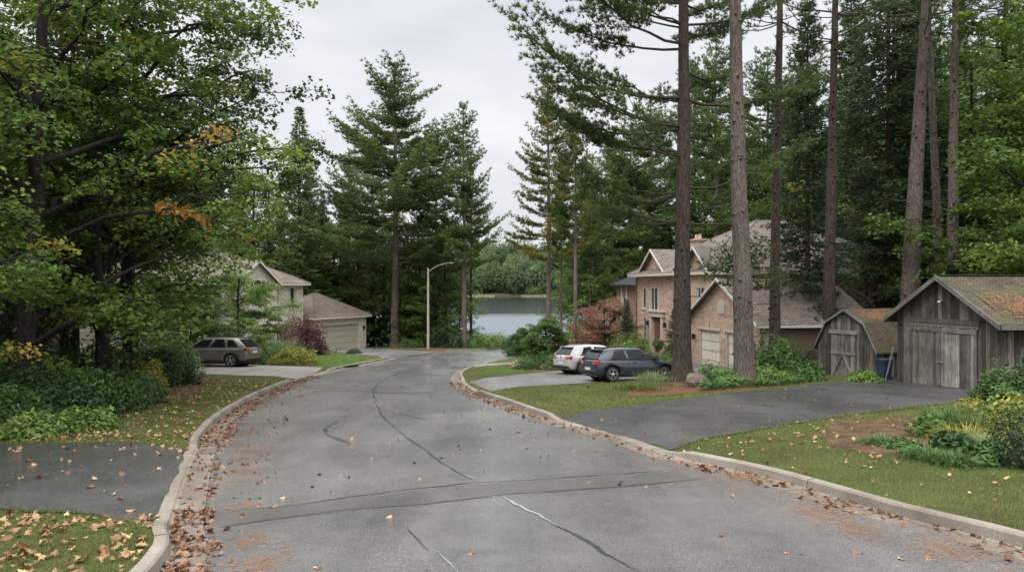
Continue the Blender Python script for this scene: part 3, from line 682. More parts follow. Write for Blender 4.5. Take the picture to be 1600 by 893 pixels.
# small dark stones and drips on the road
# ------------------------------------------------------------------ grass
rng = np.random.default_rng(11)
ALLD = [p for p,_ in DRV.values()]
def scatter(poly, x0,x1,y0,y1, n, excl=()):
    x = rng.uniform(x0,x1,n); y = rng.uniform(y0,y1,n); k = pip(x,y,poly)
    for e in list(excl): k &= ~pip(x,y,e)
    return x[k], y[k]
def turf(name, poly, box, n, h, wd, excl, mat='grass', seg=2):
    x, y = scatter(poly, *box, n, excl); z = H(x,y)
    g = G(); pat = .5+.5*np.sin(x*1.3+np.sin(y*.9)*2)*np.cos(y*1.1+np.sin(x*.7)); thin = (pat < .35) & (rng.random(len(x)) < .45); x, y, z, pat = x[~thin], y[~thin], z[~thin], pat[~thin]
    r = np.clip(rng.random(len(x))*.8+(1-pat)*.35, 0, 1.1)
    blades(g, rng, np.column_stack([x,y,z]), h*rng.uniform(.5,1.3,len(x)), wd, .8, seg=seg, r=r)
    tag(g.build(name, MT[mat]), kind='stuff', label=None)
    return bpy.context.scene.objects
EXL = ALLD + [BED_L]; EXR = ALLD + [BED_R]; EXB = EXR + [BARE]
# ------------------------------------------------------------------ building helpers (local frame: x along the front, y inward, z up)
def wall(g, plane, a0, a1, z0, z1, holes=(), c=0., t=.14, m=0):
    """plane 'F': y=c facing -y; 'R': x=c facing +x; 'L': x=c facing -x. holes: (a0,a1,z0,z1)"""
    f = {'F': lambda a,z,d: (a, c+d, z), 'R': lambda a,z,d: (c-d, a, z), 'L': lambda a,z,d: (c+d, a, z)}[plane]
    A = sorted({a0,a1,*[h[0] for h in holes],*[h[1] for h in holes]}); Zs = sorted({z0,z1,*[h[2] for h in holes],*[h[3] for h in holes]})
    for i in range(len(A)-1):
        for j in range(len(Zs)-1):
            ca, cz = (A[i]+A[i+1])/2, (Zs[j]+Zs[j+1])/2
            if any(h[0]<ca<h[1] and h[2]<cz<h[3] for h in holes): continue
            g.poly([f(A[i],Zs[j],0), f(A[i+1],Zs[j],0), f(A[i+1],Zs[j+1],0), f(A[i],Zs[j+1],0)], m)
    for h in holes:
        q = [(h[0],h[2]),(h[1],h[2]),(h[1],h[3]),(h[0],h[3])]
        for k in range(4):
            (p,r_),(s_,u) = q[k], q[(k+1)%4]; g.poly([f(p,r_,0),f(s_,u,0),f(s_,u,t),f(p,r_,t)], m)
def window(parent, plane, a0, a1, z0, z1, c, mull=1, trim='trim', sill=True, cur=True, depth=.055, hbar=0):
    """frame with pane, sill: sub-parts of a window part"""
    f = {'F': lambda a,z,d: (a, c+d, z), 'R': lambda a,z,d: (c-d, a, z), 'L': lambda a,z,d: (c+d, a, z)}[plane]
    def bx(g, a,b,z,w_,d0,d1,m=0):
        p = f(a,z,d0); q = f(b,w_,d1); g.box(min(p[0],q[0]),max(p[0],q[0]),min(p[1],q[1]),max(p[1],q[1]),z,w_,m)
    g = G(); b = .055
    bx(g,a0,a0+b,z0,z1,depth-.05,depth+.02); bx(g,a1-b,a1,z0,z1,depth-.05,depth+.02); bx(g,a0+b,a1-b,z0,z0+b,depth-.05,depth+.02); bx(g,a0+b,a1-b,z1-b,z1,depth-.05,depth+.02)
    for i in range(mull):
        x = a0+(a1-a0)*(i+1)/(mull+1); bx(g,x-.035,x+.035,z0+b,z1-b,depth-.04,depth+.02)
    for i in range(hbar):
        z = z0+(z1-z0)*(i+1)/(hbar+1); bx(g,a0+b,a1-b,z-.02,z+.02,depth-.03,depth+.018)
    o = g.build('window', MT[trim], parent)
    g = G(); g.poly([f(a0,z0,depth), f(a1,z0,depth), f(a1,z1,depth), f(a0,z1,depth)]); g.build('pane', MT['glass'], o)
    if cur:
        g = G(); w_ = (a1-a0)*.22
        for (p,q) in ((a0+b,a0+b+w_),(a1-b-w_,a1-b)):
            g = G(); g.poly([f(p,z0+b,depth-.004),f(q,z0+b,depth-.004),f(q,z1-b,depth-.004),f(p,z1-b,depth-.004)]); g.build('curtain', MT['curtain'], o)
    if sill:
        g = G(); bx(g,a0-.08,a1+.08,z0-.13,z0-.002,-.05,.1); g.build('sill', MT['stucco'], o)
    return o
def slab_roof(g, quad, th=.12, m=0):
    q = np.array(quad, float); g.poly(q, m); b = q - [0,0,th]; g.poly(b[::-1], m); n = len(q)
    for i in range(n): g.poly([q[i],b[i],b[(i+1)%n],q[(i+1)%n]], m)
def gable_roof(parent, x0,x1,y0,y1,ze,rise,ov=.35,ovf=.35,mat='roof',trim='trim',th=.14,fh=.2):
    """ridge along y; returns the roof part with its fascia"""
    xm = (x0+x1)/2; sl = rise/((x1-x0)/2); xe0, xe1 = x0-ov, x1+ov; zl = ze-ov*sl; zt = ze+rise; yf = y0-ovf
    g = G(); slab_roof(g, [(xe0,yf,zl+th),(xm,yf,zt+th),(xm,y1,zt+th),(xe0,y1,zl+th)], th); slab_roof(g, [(xm,yf,zt+th+.001),(xe1,yf,zl+th+.001),(xe1,y1,zl+th+.001),(xm,y1,zt+th+.001)], th)
    o = g.build('roof', MT[mat], parent)
    g = G()
    for xa in (xe0, xe1):
        g.extr([(xa,yf-.03,zl+th+.01),(xm,yf-.03,zt+th+.01),(xm,yf-.03,zt+th-fh),(xa,yf-.03,zl+th-fh)], (0,-.045,0))
        s_ = -1 if xa < xm else 1
        g.box(min(xa+.005*s_,xa+.09*s_),max(xa+.005*s_,xa+.09*s_),yf,y1,zl+th-fh,zl+th-.03)
    g.build('fascia', MT[trim], o)
    return o
def hip_roof(parent, x0,x1,y0,y1,ze,rise,ov=.45,mat='roof',trim='trim',axis='y',run=None,gut=None):
    X0,X1,Y0,Y1 = x0-ov,x1+ov,y0-ov,y1+ov; g = G()
    if axis == 'y': r = run or (X1-X0)/2; xm=(X0+X1)/2; a=(xm,Y0+r,ze+rise); b=(xm,Y1-r,ze+rise)
    else: r = run or (Y1-Y0)/2; ym=(Y0+Y1)/2; a=(X0+r,ym,ze+rise); b=(X1-r,ym,ze+rise)
    c = [(X0,Y0,ze),(X1,Y0,ze),(X1,Y1,ze),(X0,Y1,ze)]
    if axis == 'y': fs = [[c[0],c[1],a],[c[1],c[2],b,a],[c[2],c[3],b],[c[3],c[0],a,b]]
    else: fs = [[c[0],c[1],b,a],[c[1],c[2],b],[c[2],c[3],a,b],[c[3],c[0],a]]
    for f in fs: g.poly(f)
    o = g.build('roof', MT[mat], parent)
    g = G(); g.box(X0+.02,X1-.02,Y0+.02,Y1-.02,ze-.2,ze-.01); g.build('fascia', MT[trim], o)
    g = G(); 
    for p in c:
        pass
    g.tube([c[0],a],[.05,.05],5); g.tube([c[1],a if axis=='y' else b],[.05,.05],5); g.tube([a,b],[.05,.05],5); g.build('ridge_cap', MT[mat], o)
    return o
def lantern(parent, x, y, z, s=1.):
    g = G(); g.box(x-.03*s,x+.03*s,y-.12,y-.0,z+.12,z+.16); g.box(x-.07*s,x+.07*s,y-.2,y-.06,z-.14,z+.12); g.box(x-.09*s,x+.09*s,y-.22,y-.04,z+.12,z+.15); g.lathe([(.06,.15),(.0,.24)],(x,y-.13,z),8)
    return g.build('wall_lantern', MT['black'], parent)
def sect_door(parent, x0,x1,z0,z1,y,rows=4,cols=4,mat='door_g'):
    g = G(); g.box(x0,x1,y,y+.04,z0,z1); dz=(z1-z0)/rows; dx=(x1-x0)/cols
    for i in range(rows):
        for j in range(cols): g.box(x0+j*dx+.07,x0+(j+1)*dx-.07,y-.018,y-.002,z0+i*dz+.07,z0+(i+1)*dz-.05)
    d = g.build('garage_door', MT[mat], parent)
    g = G()
    for i in range(1,rows): g.box(x0,x1,y-.006,y-.001,z0+i*dz-.012,z0+i*dz+.012)
    g.build('panel_joint', MT['trim_br'], d); return d
def arch_pts(xc, w, z0, zs, n=12, y=0):
    return [(xc-w/2,y,z0),(xc+w/2,y,z0)] + [(xc+w/2*math.cos(a),y,zs+w/2*math.sin(a)) for a in np.linspace(0,PI,n)]

# ------------------------------------------------------------------ pink brick house, right of the street
Z0 = -2.75
hs = thing('brick_house', 'two-storey pink brick house with a columned door and double garage behind the pines', 'house', (8.95,53,Z0), math.atan2(-.98,.2))
EV = 5.9
g = G(); fz = .55
hl = (1.05,1.75,3.5,4.9); hw = (2.3,4.0,3.4,4.95); h1 = (1.15,1.75,1.0,2.9); hd = (3.05,4.6,fz,3.0)
wall(g,'F',0,7.6,-.6,EV,[hl,hw,h1,hd]); wall(g,'F',7.6,8.4,-.6,EV,[]); wall(g,'F',8.4,9.42,-.6,EV,[],c=-.2); wall(g,'F',9.42,12,3.05,EV,[(9.9,11.2,3.45,5.0)],c=-.2)
g.poly([(8.4,-.2,-.6),(8.4,0,-.6),(8.4,0,EV),(8.4,-.2,EV)]); g.poly([(12,-.2,-.6),(12,0,-.6),(12,0,EV),(12,-.2,EV)])
wall(g,'R',0,14,-1.4,EV,[],c=12); wall(g,'L',0,14,-1.4,EV,[],c=0)
g.poly([(0,14,-1.4),(12,14,-1.4),(12,14,EV),(0,14,EV)])
g.poly([(1.1,0.,EV),(5.5,0.,EV),(3.3,0.,EV+1.5)]); g.poly([(8.4,-.2,EV),(12,-.2,EV),(10.2,-.2,EV+1.35)])
g.build('wall', MT['brick'], hs)
for pl,h,c,m in (('F',hl,0,0),('F',hw,0,1),('F',h1,0,0),('F',(9.9,11.2,3.45,5.0),-.2,1)): window(hs,pl,*h,c,m)
hip_roof(hs,0,12,0,14,EV,3.45,.55,'roof')
def cross_gable(x0,x1,yf,yb,ze,rise):
    return gable_roof(hs,x0,x1,yf,yb,ze,rise,.3,.3,'roof','trim_w',.12,.15)
cross_gable(1.1,5.5,0,3.4,EV,1.5); cross_gable(8.4,12,-.2,3.4,EV,1.35)
g = G(); g.box(2.3,3.5,3.0,3.7,EV,EV+2.25); g.box(2.22,3.58,2.92,3.78,EV+2.25,EV+2.37)
for x in (2.6,3.15): g.lathe([(.13,2.37),(.1,2.7)],(x,3.35,EV),10)
g.build('chimney', MT['brick'], hs)
# doorway: pilasters, entablature, door
g = G(); g.box(2.72,3.04,-.16,-.003,fz,3.0); g.box(4.61,4.93,-.16,-.003,fz,3.0); g.box(2.6,5.05,-.2,-.003,3.0,3.32); g.box(2.5,5.15,-.28,-.003,3.32,3.42)
g.box(2.68,3.08,-.19,-.163,fz,fz+.25); g.box(4.57,4.97,-.19,-.163,fz,fz+.25); g.build('door_surround', MT['stucco'], hs)
g = G(); g.box(3.05,4.6,.1,.15,fz,3.0)
for i in range(2):
    for j in range(3): g.box(3.15+i*.7,3.75+i*.7,.075,.098,fz+.15+j*.76,fz+.8+j*.76)
d = g.build('front_door', MT['wd_door'], hs); g = G(); g.lathe([(0,-.06),(.04,-.05),(.04,0)],(4.0,.07,1.5),8,0,'y'); g.build('handle', MT['chrome'], d)
lantern(hs,2.3,0,2.5); lantern(hs,5.2,0,2.5)
g = G()
for i in range(3): g.box(2.3-.3*i,5.4+.3*i,-1.2-.35*i,-.002-.001*i,fz-.18*(i+1),fz-.18*i-.002*(i>0))
g.build('step', MT['stone'], hs)
# garage wing (front gable)
g = G(); gx0, gx1, gy, ge = 9.4, 17.2, -.3, 3.2
dh1 = (10.6,13.1,.3,2.6); dh2 = (13.75,16.25,.3,2.6)
wall(g,'F',gx0,gx1,-1.2,ge,[dh1,dh2],c=gy,t=.17); wall(g,'L',gy,0,-1.2,ge,[],c=gx0); wall(g,'R',gy,gy+.5,-1.2,ge,[],c=gx1)
g.poly([(gx0,gy,ge),(gx1,gy,ge),((gx0+gx1)/2,gy,ge+2.15)]); 
g.build('garage_wall', MT['brick'], hs)
gable_roof(hs,gx0,gx1,gy,6.2,ge,2.15,.3,.3,'roof_b','trim_w',.12,.15)
for h in (dh1,dh2):
    sect_door(hs,h[0]+.1,h[1]-.1,h[2],h[3]-.08,gy+.13)
    g = G(); g.box(h[0],h[0]+.1,gy+.02,gy+.165,h[2],h[3]); g.box(h[1]-.1,h[1],gy+.02,gy+.165,h[2],h[3]); g.box(h[0]+.1,h[1]-.1,gy+.02,gy+.165,h[3]-.08,h[3]); g.box(h[0]-.1,h[1]+.1,gy-.05,gy-.003,h[3],h[3]+.14); g.box((h[0]+h[1])/2-.1,(h[0]+h[1])/2+.1,gy-.06,gy-.051,h[3]-.02,h[3]+.5)
    g.build('door_frame', MT['stucco'], hs)
xm = (gx0+gx1)/2
g = G(); g.extr(arch_pts(xm,.75,ge+.35,ge+.75,12,gy-.045), (0,.04,0)); w_ = g.build('arched_vent', MT['trim_w'], hs)
g = G(); 
for i in range(5): g.box(xm-.3,xm+.3,gy-.06,gy-.048,ge+.42+i*.1,ge+.46+i*.1)
g.build('louver', MT['trim'], w_)
lantern(hs,10.1,gy,2.1); lantern(hs,16.7,gy,2.1)
# low side wing toward the sheds
g = G(); wall(g,'R',gy+.5,6.2,-1.2,ge,[(3.5,4.7,1.3,2.4)],c=gx1)
g.build('side_wall', MT['trim_br'], hs); window(hs,'R',3.5,4.7,1.3,2.4,gx1,1)
g = G(); g.tube([(0.1,-.08,EV-.3),(.1,-.08,0)],[.05,.05],6); g.build('downpipe', MT['trim_br'], hs); g = G(); g.tube([(gx1+.08,gy+.1,ge-.3),(gx1+.08,gy+.1,-.8)],[.05,.05],6); g.build('downpipe', MT['trim_br'], hs)

# neighbour with the dark roof
nb = thing('neighbour_house', 'dark hip-roofed red brick house half hidden beyond the pink brick house', 'house', (9.9,70,-3.9), math.atan2(-.98,.2))
g = G(); wall(g,'F',0,10,-.8,6.3,[(1.6,2.6,3.2,5.2),(1.6,2.6,.6,2.4),(5,6.6,3.4,5)]); wall(g,'R',0,11,-.8,6.3,[],c=10); wall(g,'L',0,11,-.8,6.3,[],c=0); g.poly([(0,11,-.8),(10,11,-.8),(10,11,6.3),(0,11,6.3)]); g.build('wall', MT['brick_r'], nb)
g = G(); g.box(1.35,1.58,-.06,-.003,.4,6.2); g.box(2.62,2.9,-.06,-.003,.4,6.2); g.build('corner_board', MT['trim_w'], nb)
window(nb,'F',1.6,2.6,3.2,5.2,0,0); window(nb,'F',1.6,2.6,.6,2.4,0,0); window(nb,'F',5,6.6,3.4,5,0,1)
hip_roof(nb,0,10,0,11,6.3,2.9,.55,'roof_dk','black')

# ------------------------------------------------------------------ buff house, left of the street
lh = thing('stone_house', 'buff brick two-storey house with a small front gable behind the garden shrubs', 'house', (-18.8,66.5,-3.6), math.atan2(.89,.46))
E2 = 6.15
g = G(); q1 = (-3.75,-2.85,4.25,5.75); q2 = (-1.75,-.85,4.25,5.75)
wall(g,'F',-15,0,-.8,E2,[q1,q2,(-13,-11.4,3.8,5.2),(-3.6,-2.2,.8,2.4),(-10.6,-9.2,.8,2.4)]); wall(g,'R',0,11,-.8,E2,[],c=0); wall(g,'L',0,11,-.8,E2,[(3,4.4,3.8,5.2)],c=-15); g.poly([(-15,11,-.8),(0,11,-.8),(0,11,E2),(-15,11,E2)])
g.box(-8.1,-3.62,-.45,-.003,-.8,E2); g.poly([(-8.1,-.45,E2),(-3.62,-.45,E2),(-5.86,-.45,E2+1.75)]); g.build('wall', MT['brick_b'], lh)
for q in (q1,q2,(-13,-11.4,3.8,5.2),(-3.6,-2.2,.8,2.4),(-10.6,-9.2,.8,2.4)): window(lh,'F',*q,0,0 if q[1]-q[0]<1 else 1)
hip_roof(lh,-15,0,0,11,E2,3.2,.5,'roof','trim','x')
gable_roof(lh,-8.1,-3.62,-.45,4,E2,1.75,.3,.3,'roof','trim_w')
g = G(); g.extr(arch_pts(-5.86,2.0,E2-1.35,E2-.65,16,-.47), (0,-.05,0)); aw = g.build('window', MT['stucco'], lh); g = G(); g.poly(arch_pts(-5.86,1.75,E2-1.27,E2-.65,16,-.53)); g.build('pane', MT['glass'], aw)
g = G()
for x in (-6.3,-5.42): g.box(x-.03,x+.03,-.55,-.532,E2-1.27,E2+.1)
g.box(-6.7,-5.0,-.55,-.532,E2-.67,E2-.62); g.build('muntin', MT['trim'], aw)
# garage of that house, a lower wing in front
ga = thing('detached_garage', 'low buff garage with a wide beige door and pyramid roof beside the left house', 'garage', (-17.9,67,-3.6), math.atan2(.89,.46))
g = G(); wall(g,'F',0,7.3,-.8,3.05,[(.9,6.4,-.1,2.3)],t=.3); wall(g,'L',0,6.6,-.8,3.05,[],c=0); wall(g,'R',0,6.6,-.8,3.05,[],c=7.3); g.poly([(0,6.6,-.8),(7.3,6.6,-.8),(7.3,6.6,3.05),(0,6.6,3.05)]); g.build('wall', MT['brick_b'], ga)
g = G()
for i in range(9):
    z = -.1+i*.34
    g.box(.002-.03,.25,-.03,-.003,z,z+.336-(i%2)*.004)
g.build('corner_stone', MT['stucco'], ga); g = G()
for i in range(9):
    z = -.1+i*.34; g.box(7.05,7.33,-.03,-.003,z,z+.336-(i%2)*.004)
g.build('corner_stone', MT['stucco'], ga)
sect_door(ga,1.0,6.3,-.1,2.22,.24,4,8,'door_g2'); g = G(); g.box(.9,1.0,.03,.3,-.1,2.3); g.box(6.3,6.4,.03,.3,-.1,2.3); g.box(1.0,6.3,.03,.3,2.22,2.3); g.build('door_frame', MT['trim'], ga)
lantern(ga,6.9,0,1.8,1.3); lantern(ga,.45,0,1.8,1.3)
hip_roof(ga,0,7.3,0,6.6,3.05,2.15,.45,'roof_b','trim','x',3.74)
# far white house glimpsed through the left wood
wh = thing('white_house', 'white and brick house glimpsed through the wood behind the left maples', 'house', (-31,34.5,-1.9), rad(50))
g = G(); wall(g,'F',0,9,-.6,2.8,[(1.5,3.0,.9,2.1),(5,6.8,.9,2.1)]); wall(g,'R',0,8,-.6,2.8,[],c=9); wall(g,'L',0,8,-.6,2.8,[],c=0); g.poly([(0,8,-.6),(9,8,-.6),(9,8,2.8),(0,8,2.8)]); g.build('wall', MT['brick'], wh)
g = G(); g.box(-.04,9.04,-.05,-.003,-.5,.75); g.build('base_band', MT['trim_w'], wh)
window(wh,'F',1.5,3.0,.9,2.1,0,1); window(wh,'F',5,6.8,.9,2.1,0,1); hip_roof(wh,0,9,0,8,2.8,2.1,.5,'roof_b','trim_w','x')

# ------------------------------------------------------------------ board sheds
def planks(g, x0, x1, z0, ztop, y, w_, rng, m=0, t=.03, bat=True):
    x = x0
    while x < x1-.02:
        ww = min(w_*rng.uniform(.85,1.15), x1-x); a = x+.006; b = x+ww-.006
        za, zb = ztop(a), ztop(b); y_ = y+rng.uniform(0,.012)
        g.extr([(a,y_,z0+rng.uniform(0,.03)),(b,y_,z0),(b,y_,zb),(a,y_,za)], (0,t,0), m, rng.random())
        x += ww
def plank_side(g, y0, y1, z0, z1, x, w_, rng, sgn, m=0):
    y = y0
    while y < y1-.02:
        ww = min(w_*rng.uniform(.85,1.15), y1-y); o = rng.uniform(0,.012); a, b = sorted((x+o*-sgn, x-.03*sgn)); g.box(a,b,y+.006,y+ww-.006,z0,z1,m,rng.random()); y += ww
rng = np.random.default_rng(21)
zg = -1.57
bs = thing('wooden_garage', 'big weathered board shed with double doors at the end of the wet driveway', 'shed', (15.1,29,zg), math.atan2(-4.6,.9))
W, EH, RI = 4.7, 2.75, 1.4
tp = lambda x: EH + RI*(1-abs(x-W/2)/(W/2))
g = G(); dx0,dx1,dt = .72,3.92,2.5
planks(g,0,dx0,0,tp,0,.17,rng); planks(g,dx1,W,-.2,tp,0,.17,rng)
x = dx0
while x < dx1:
    ww = min(.2,dx1-x); g.extr([(x+.006,rng.uniform(0,.01),dt),(x+ww-.006,.005,dt),(x+ww-.006,.005,tp(x+ww)),(x+.006,.005,tp(x+.006))],(0,.03,0),0,rng.random()); x += ww
plank_side(g,0,6.2,-.5,EH,W,.22,rng,1); plank_side(g,0,6.2,-.5,EH,0,.22,rng,-1)
g.box(.05,W-.05,6.1,6.15,-.5,EH); g.build('wall', MT['wood'], bs)
g = G(); g.box(.04,W-.04,.045,.06,-.3,EH+.1); g.extr([(.3,.05,EH),(W-.3,.05,EH),(W/2,.05,EH+RI-.1)],(0,.01,0)); g.build('backing', MT['wood_dk'], bs)
g = G(); g.box(.6,4.05,-.06,-.003,dt+.02,dt+.18,0,.3); g.box(.65,4.0,-.04,-.003,dt-.12,dt+.016,0,.6); g.build('door_header', MT['wood'], bs)
for i,(a,b,mt_,zb) in enumerate(((dx0+.02,(dx0+dx1)/2-.015,'wood',.02),((dx0+dx1)/2+.015,dx1-.02,'wood_lt',-.1))):
    g = G(); planks(g,a,b,zb,lambda x: dt-.13,-.035,.165,rng,0,.03)
    d = g.build('door', MT[mt_], bs)
    g = G(); s_ = a if i == 0 else b
    g.box(a,b,-.062,-.037,dt-.3,dt-.16,0,.5); g.box(a+.0 if i==0 else b-.1, a+.1 if i==0 else b,-.063,-.038,zb+.2,dt-.31,0,.4); g.box(b-.09 if i==0 else a,b if i==0 else a+.09,-.0635,-.0385,zb+.2,dt-.31,0,.8); g.box(a+.1,b-.1,-.0625,-.0375,zb+.02,zb+.14,0,.3)
    g.build('batten', MT['trim_grey'] if i else MT['wood'], d)
xc = (dx0+dx1)/2
g = G(); g.box(xc-.1,xc+.13,-.1,-.066,1.12,1.17); g.lathe([(.03,-.05),(.03,0)],(xc+.1,-.08,1.1),8,0,'y'); g.build('latch', MT['metal'], bs)
g = G(); g.lathe([(0,-.12),(.07,-.12),(.05,0),(0,.0)],(W/2,-.07,3.28),10,0,'y'); g.box(W/2-.03,W/2+.03,-.06,-.003,3.3,3.42); g.build('flood_lamp', MT['metal'], bs)
ro = gable_roof(bs,0,W,0,6.2,EH,RI,.4,.25,'roof_shed','trim_grey',.1,.17)
g = G(); g.box(W/2-.1,W/2+.1,-.25,6.2,EH+RI+.1,EH+RI+.125); g.build('ridge_cap', MT['roof_shed'], ro)
ba = thing('gambrel_shed', 'small barn-roofed board shed with a braced door beside the big shed', 'shed', (13.96,33.8,-1.83), math.atan2(-2.8,1.34), sc=1)
W2 = 3.1
def gz(x):
    x = abs(x-W2/2); return np.interp(x, [0,.95,W2/2], [3.02,2.5,1.35])
g = G(); planks(g,.02,.75,0,gz,0,.17,rng); planks(g,2.1,W2-.02,0,gz,0,.17,rng)
x = .75
while x < 2.1:
    ww = min(.17,2.1-x); g.extr([(x+.005,.004,2.2),(x+ww-.005,.004,2.2),(x+ww-.005,.004,gz(x+ww)),(x+.005,.004,gz(x))],(0,.03,0),0,rng.random()); x += ww
plank_side(g,0,3.4,0,1.3,W2,.2,rng,1); plank_side(g,0,3.4,0,1.3,0,.2,rng,-1); g.box(.04,W2-.04,.04,.06,0,1.35,0,.1); g.box(.6,W2-.6,.04,.06,1.35,2.4,0,.1); g.build('wall', MT['wood'], ba)
g = G(); planks(g,.78,2.07,.05,lambda x:2.1,-.03,.17,rng); d = g.build('door', MT['wood_lt'], ba)
g = G()
g.box(.7,2.15,-.07,-.033,2.02,2.2,0,.7); g.box(.78,2.07,-.06,-.033,1.12,1.24,0,.7); g.box(1.38,1.47,-.056,-.034,1.25,2.01,0,.7); g.bar((.9,-.05,.12),(1.42,-.05,1.1),.03,.09,0,.6,(0,1,0)); g.bar((1.98,-.05,.12),(1.46,-.049,1.1),.03,.09,0,.9,(0,1,0)); g.box(.78,2.07,-.058,-.034,.04,.14,0,.4)
g.build('brace', MT['trim_grey'], d)
P = [(-.1,1.27),(.57,2.5),(W2/2,3.06),(W2-.57,2.5),(W2+.1,1.27)]; g = G()
for (a,b) in zip(P[:-1],P[1:]): slab_roof(g,[(a[0],-.12,a[1]+.06),(b[0],-.12,b[1]+.06),(b[0],3.5,b[1]+.06),(a[0],3.5,a[1]+.06)],.06)
r_ = g.build('roof', MT['roof_shed'], ba); g = G()
for (a,b) in zip(P[:-1],P[1:]): g.extr([(a[0],-.125,a[1]+.075),(b[0],-.125,b[1]+.075),(b[0],-.125,b[1]-.03),(a[0],-.125,a[1]-.03)],(0,-.03,0))
g.build('fascia', MT['trim_grey'], r_)
# needle litter drifted on both shed roofs
def drift(parent_loc, rz, pts, name, label, n, sx_, sy_):
    rng = np.random.default_rng(7); g = G(); PP = []
    for (c, nrm, u, v) in pts:
        a = np.clip(rng.normal(size=(n,2)),-2,2)*[sx_,sy_]; a = a[(np.sin(a[:,0]*5+a[:,1]*3)*.5+.5+rng.random(n)) > .55]; PP.append(np.array(c)+a[:,:1]*np.array(u)+a[:,1:]*np.array(v)+np.array(nrm)*.025)
    P_ = np.vstack(PP); nn = np.tile(pts[0][1], (len(P_),1)); leaves(g,rng,P_,nn+rng.normal(size=P_.shape)*.12,rng.uniform(.05,.13,len(P_)),L4*[.35,1.3])
    o = g.build(name, MT['needle']); o.location = parent_loc; o.rotation_euler = (0,0,rz); tag(o, label, 'needle litter', kind='stuff')
sl_ = RI/(W/2); nr = unit(np.array([sl_,0,1.])); uu = unit(np.array([1,0,-sl_]))
drift(tuple(bs.location), bs.rotation_euler[2], [((W/2+1.75,1.5,EH+RI-1.7*sl_+.1),nr,uu,(0,1,0)),((W/2+1.8,1.5,EH+RI-1.8*sl_+.1),nr,uu,(0,1,0))], 'needle_drift','rusty pine needles drifted on the big shed roof',1500,.4,.6)
nr2 = unit(np.array([.56,0,.98])); uu2 = unit(np.array([.98,0,-.56]))
drift(tuple(ba.location), ba.rotation_euler[2], [((W2/2+.5,1.1,2.84),nr2,uu2,(0,1,0)),((W2/2+.5,2.0,2.84),nr2,uu2,(0,1,0))], 'needle_drift','rusty pine needles drifted on the small barn-roofed shed',1100,.22,.45)
# tarp-wrapped barrow and leaning bar between the sheds
px_, py_ = 15.05, 29.45
tb = thing('wheeled_bin', 'navy wheeled bin standing between the two board sheds', 'bin', (px_-.05,py_+.35,float(H(px_,py_))), rad(-70), sc=.8)
g = G(); g.extr([(-.22,-.25,.05),(.22,-.25,.05),(.22,.25,.05),(-.22,.25,.05)],(0,0,.001)); V=[(-.2,-.22,.05),(.2,-.22,.05),(.2,.22,.05),(-.2,.22,.05),(-.27,-.3,.95),(.27,-.3,.95),(.27,.3,.95),(-.27,.3,.95)]
g.add(V,[(0,3,2,1),(4,5,6,7),(0,1,5,4),(1,2,6,5),(2,3,7,6),(3,0,4,7)]); g.build('body', MT['tarp'], tb)
g = G(); g.box(-.3,.3,-.33,.33,.952,1.0); g.box(-.26,.26,-.28,.3,1.0,1.04); g.build('lid', MT['tarp'], tb)
for s_ in (-1,1):
    g = G(); g.lathe([(0,-.03),(.1,-.03),(.1,.03),(0,.03)],(s_*.2,.25,.1),12,0,'y'); g.build('wheel', MT['rubber'], tb)
g = G(); g.tube([(14.82,29.35,float(H(14.82,29.35))),(15.02,29.15,-.1)],[.018,.018],6); g.tube([(14.9,29.32,-1.2),(15.06,29.12,-.1)],[.012,.012],6)
tag(g.build('metal_bar', MT['metal']), 'thin silver metal bar leaning at the corner of the big shed', 'metal bar')

# ------------------------------------------------------------------ street lamp
lx, ly = sx(669,71), 71; sl2 = thing('street_lamp', 'pale concrete street lamp with a long curved arm at the road bend', 'street lamp', (lx,ly,float(H(lx,ly))))
g = G(); g.tube([(0,0,0),(0,0,4),(0,0,7.75)],[.13,.105,.075],10,cap=True); g.build('pole', MT['pole'], sl2)
g = G(); g.tube([(0,0,7.35),(.35,0,7.62),(.9,0,7.95),(1.6,0,8.18),(2.05,0,8.24)],[.03,.028,.025,.022,.02],6); g.build('arm', MT['metal'], sl2)
g = G(); g.lathe([(0,-.02),(.1,0),(.11,.06),(.07,.1),(0,.12)],(2.2,0,8.17),12); g.box(2.0,2.5,-.08,.08,8.2,8.27); g.build('lamp_head', MT['metal'], sl2)

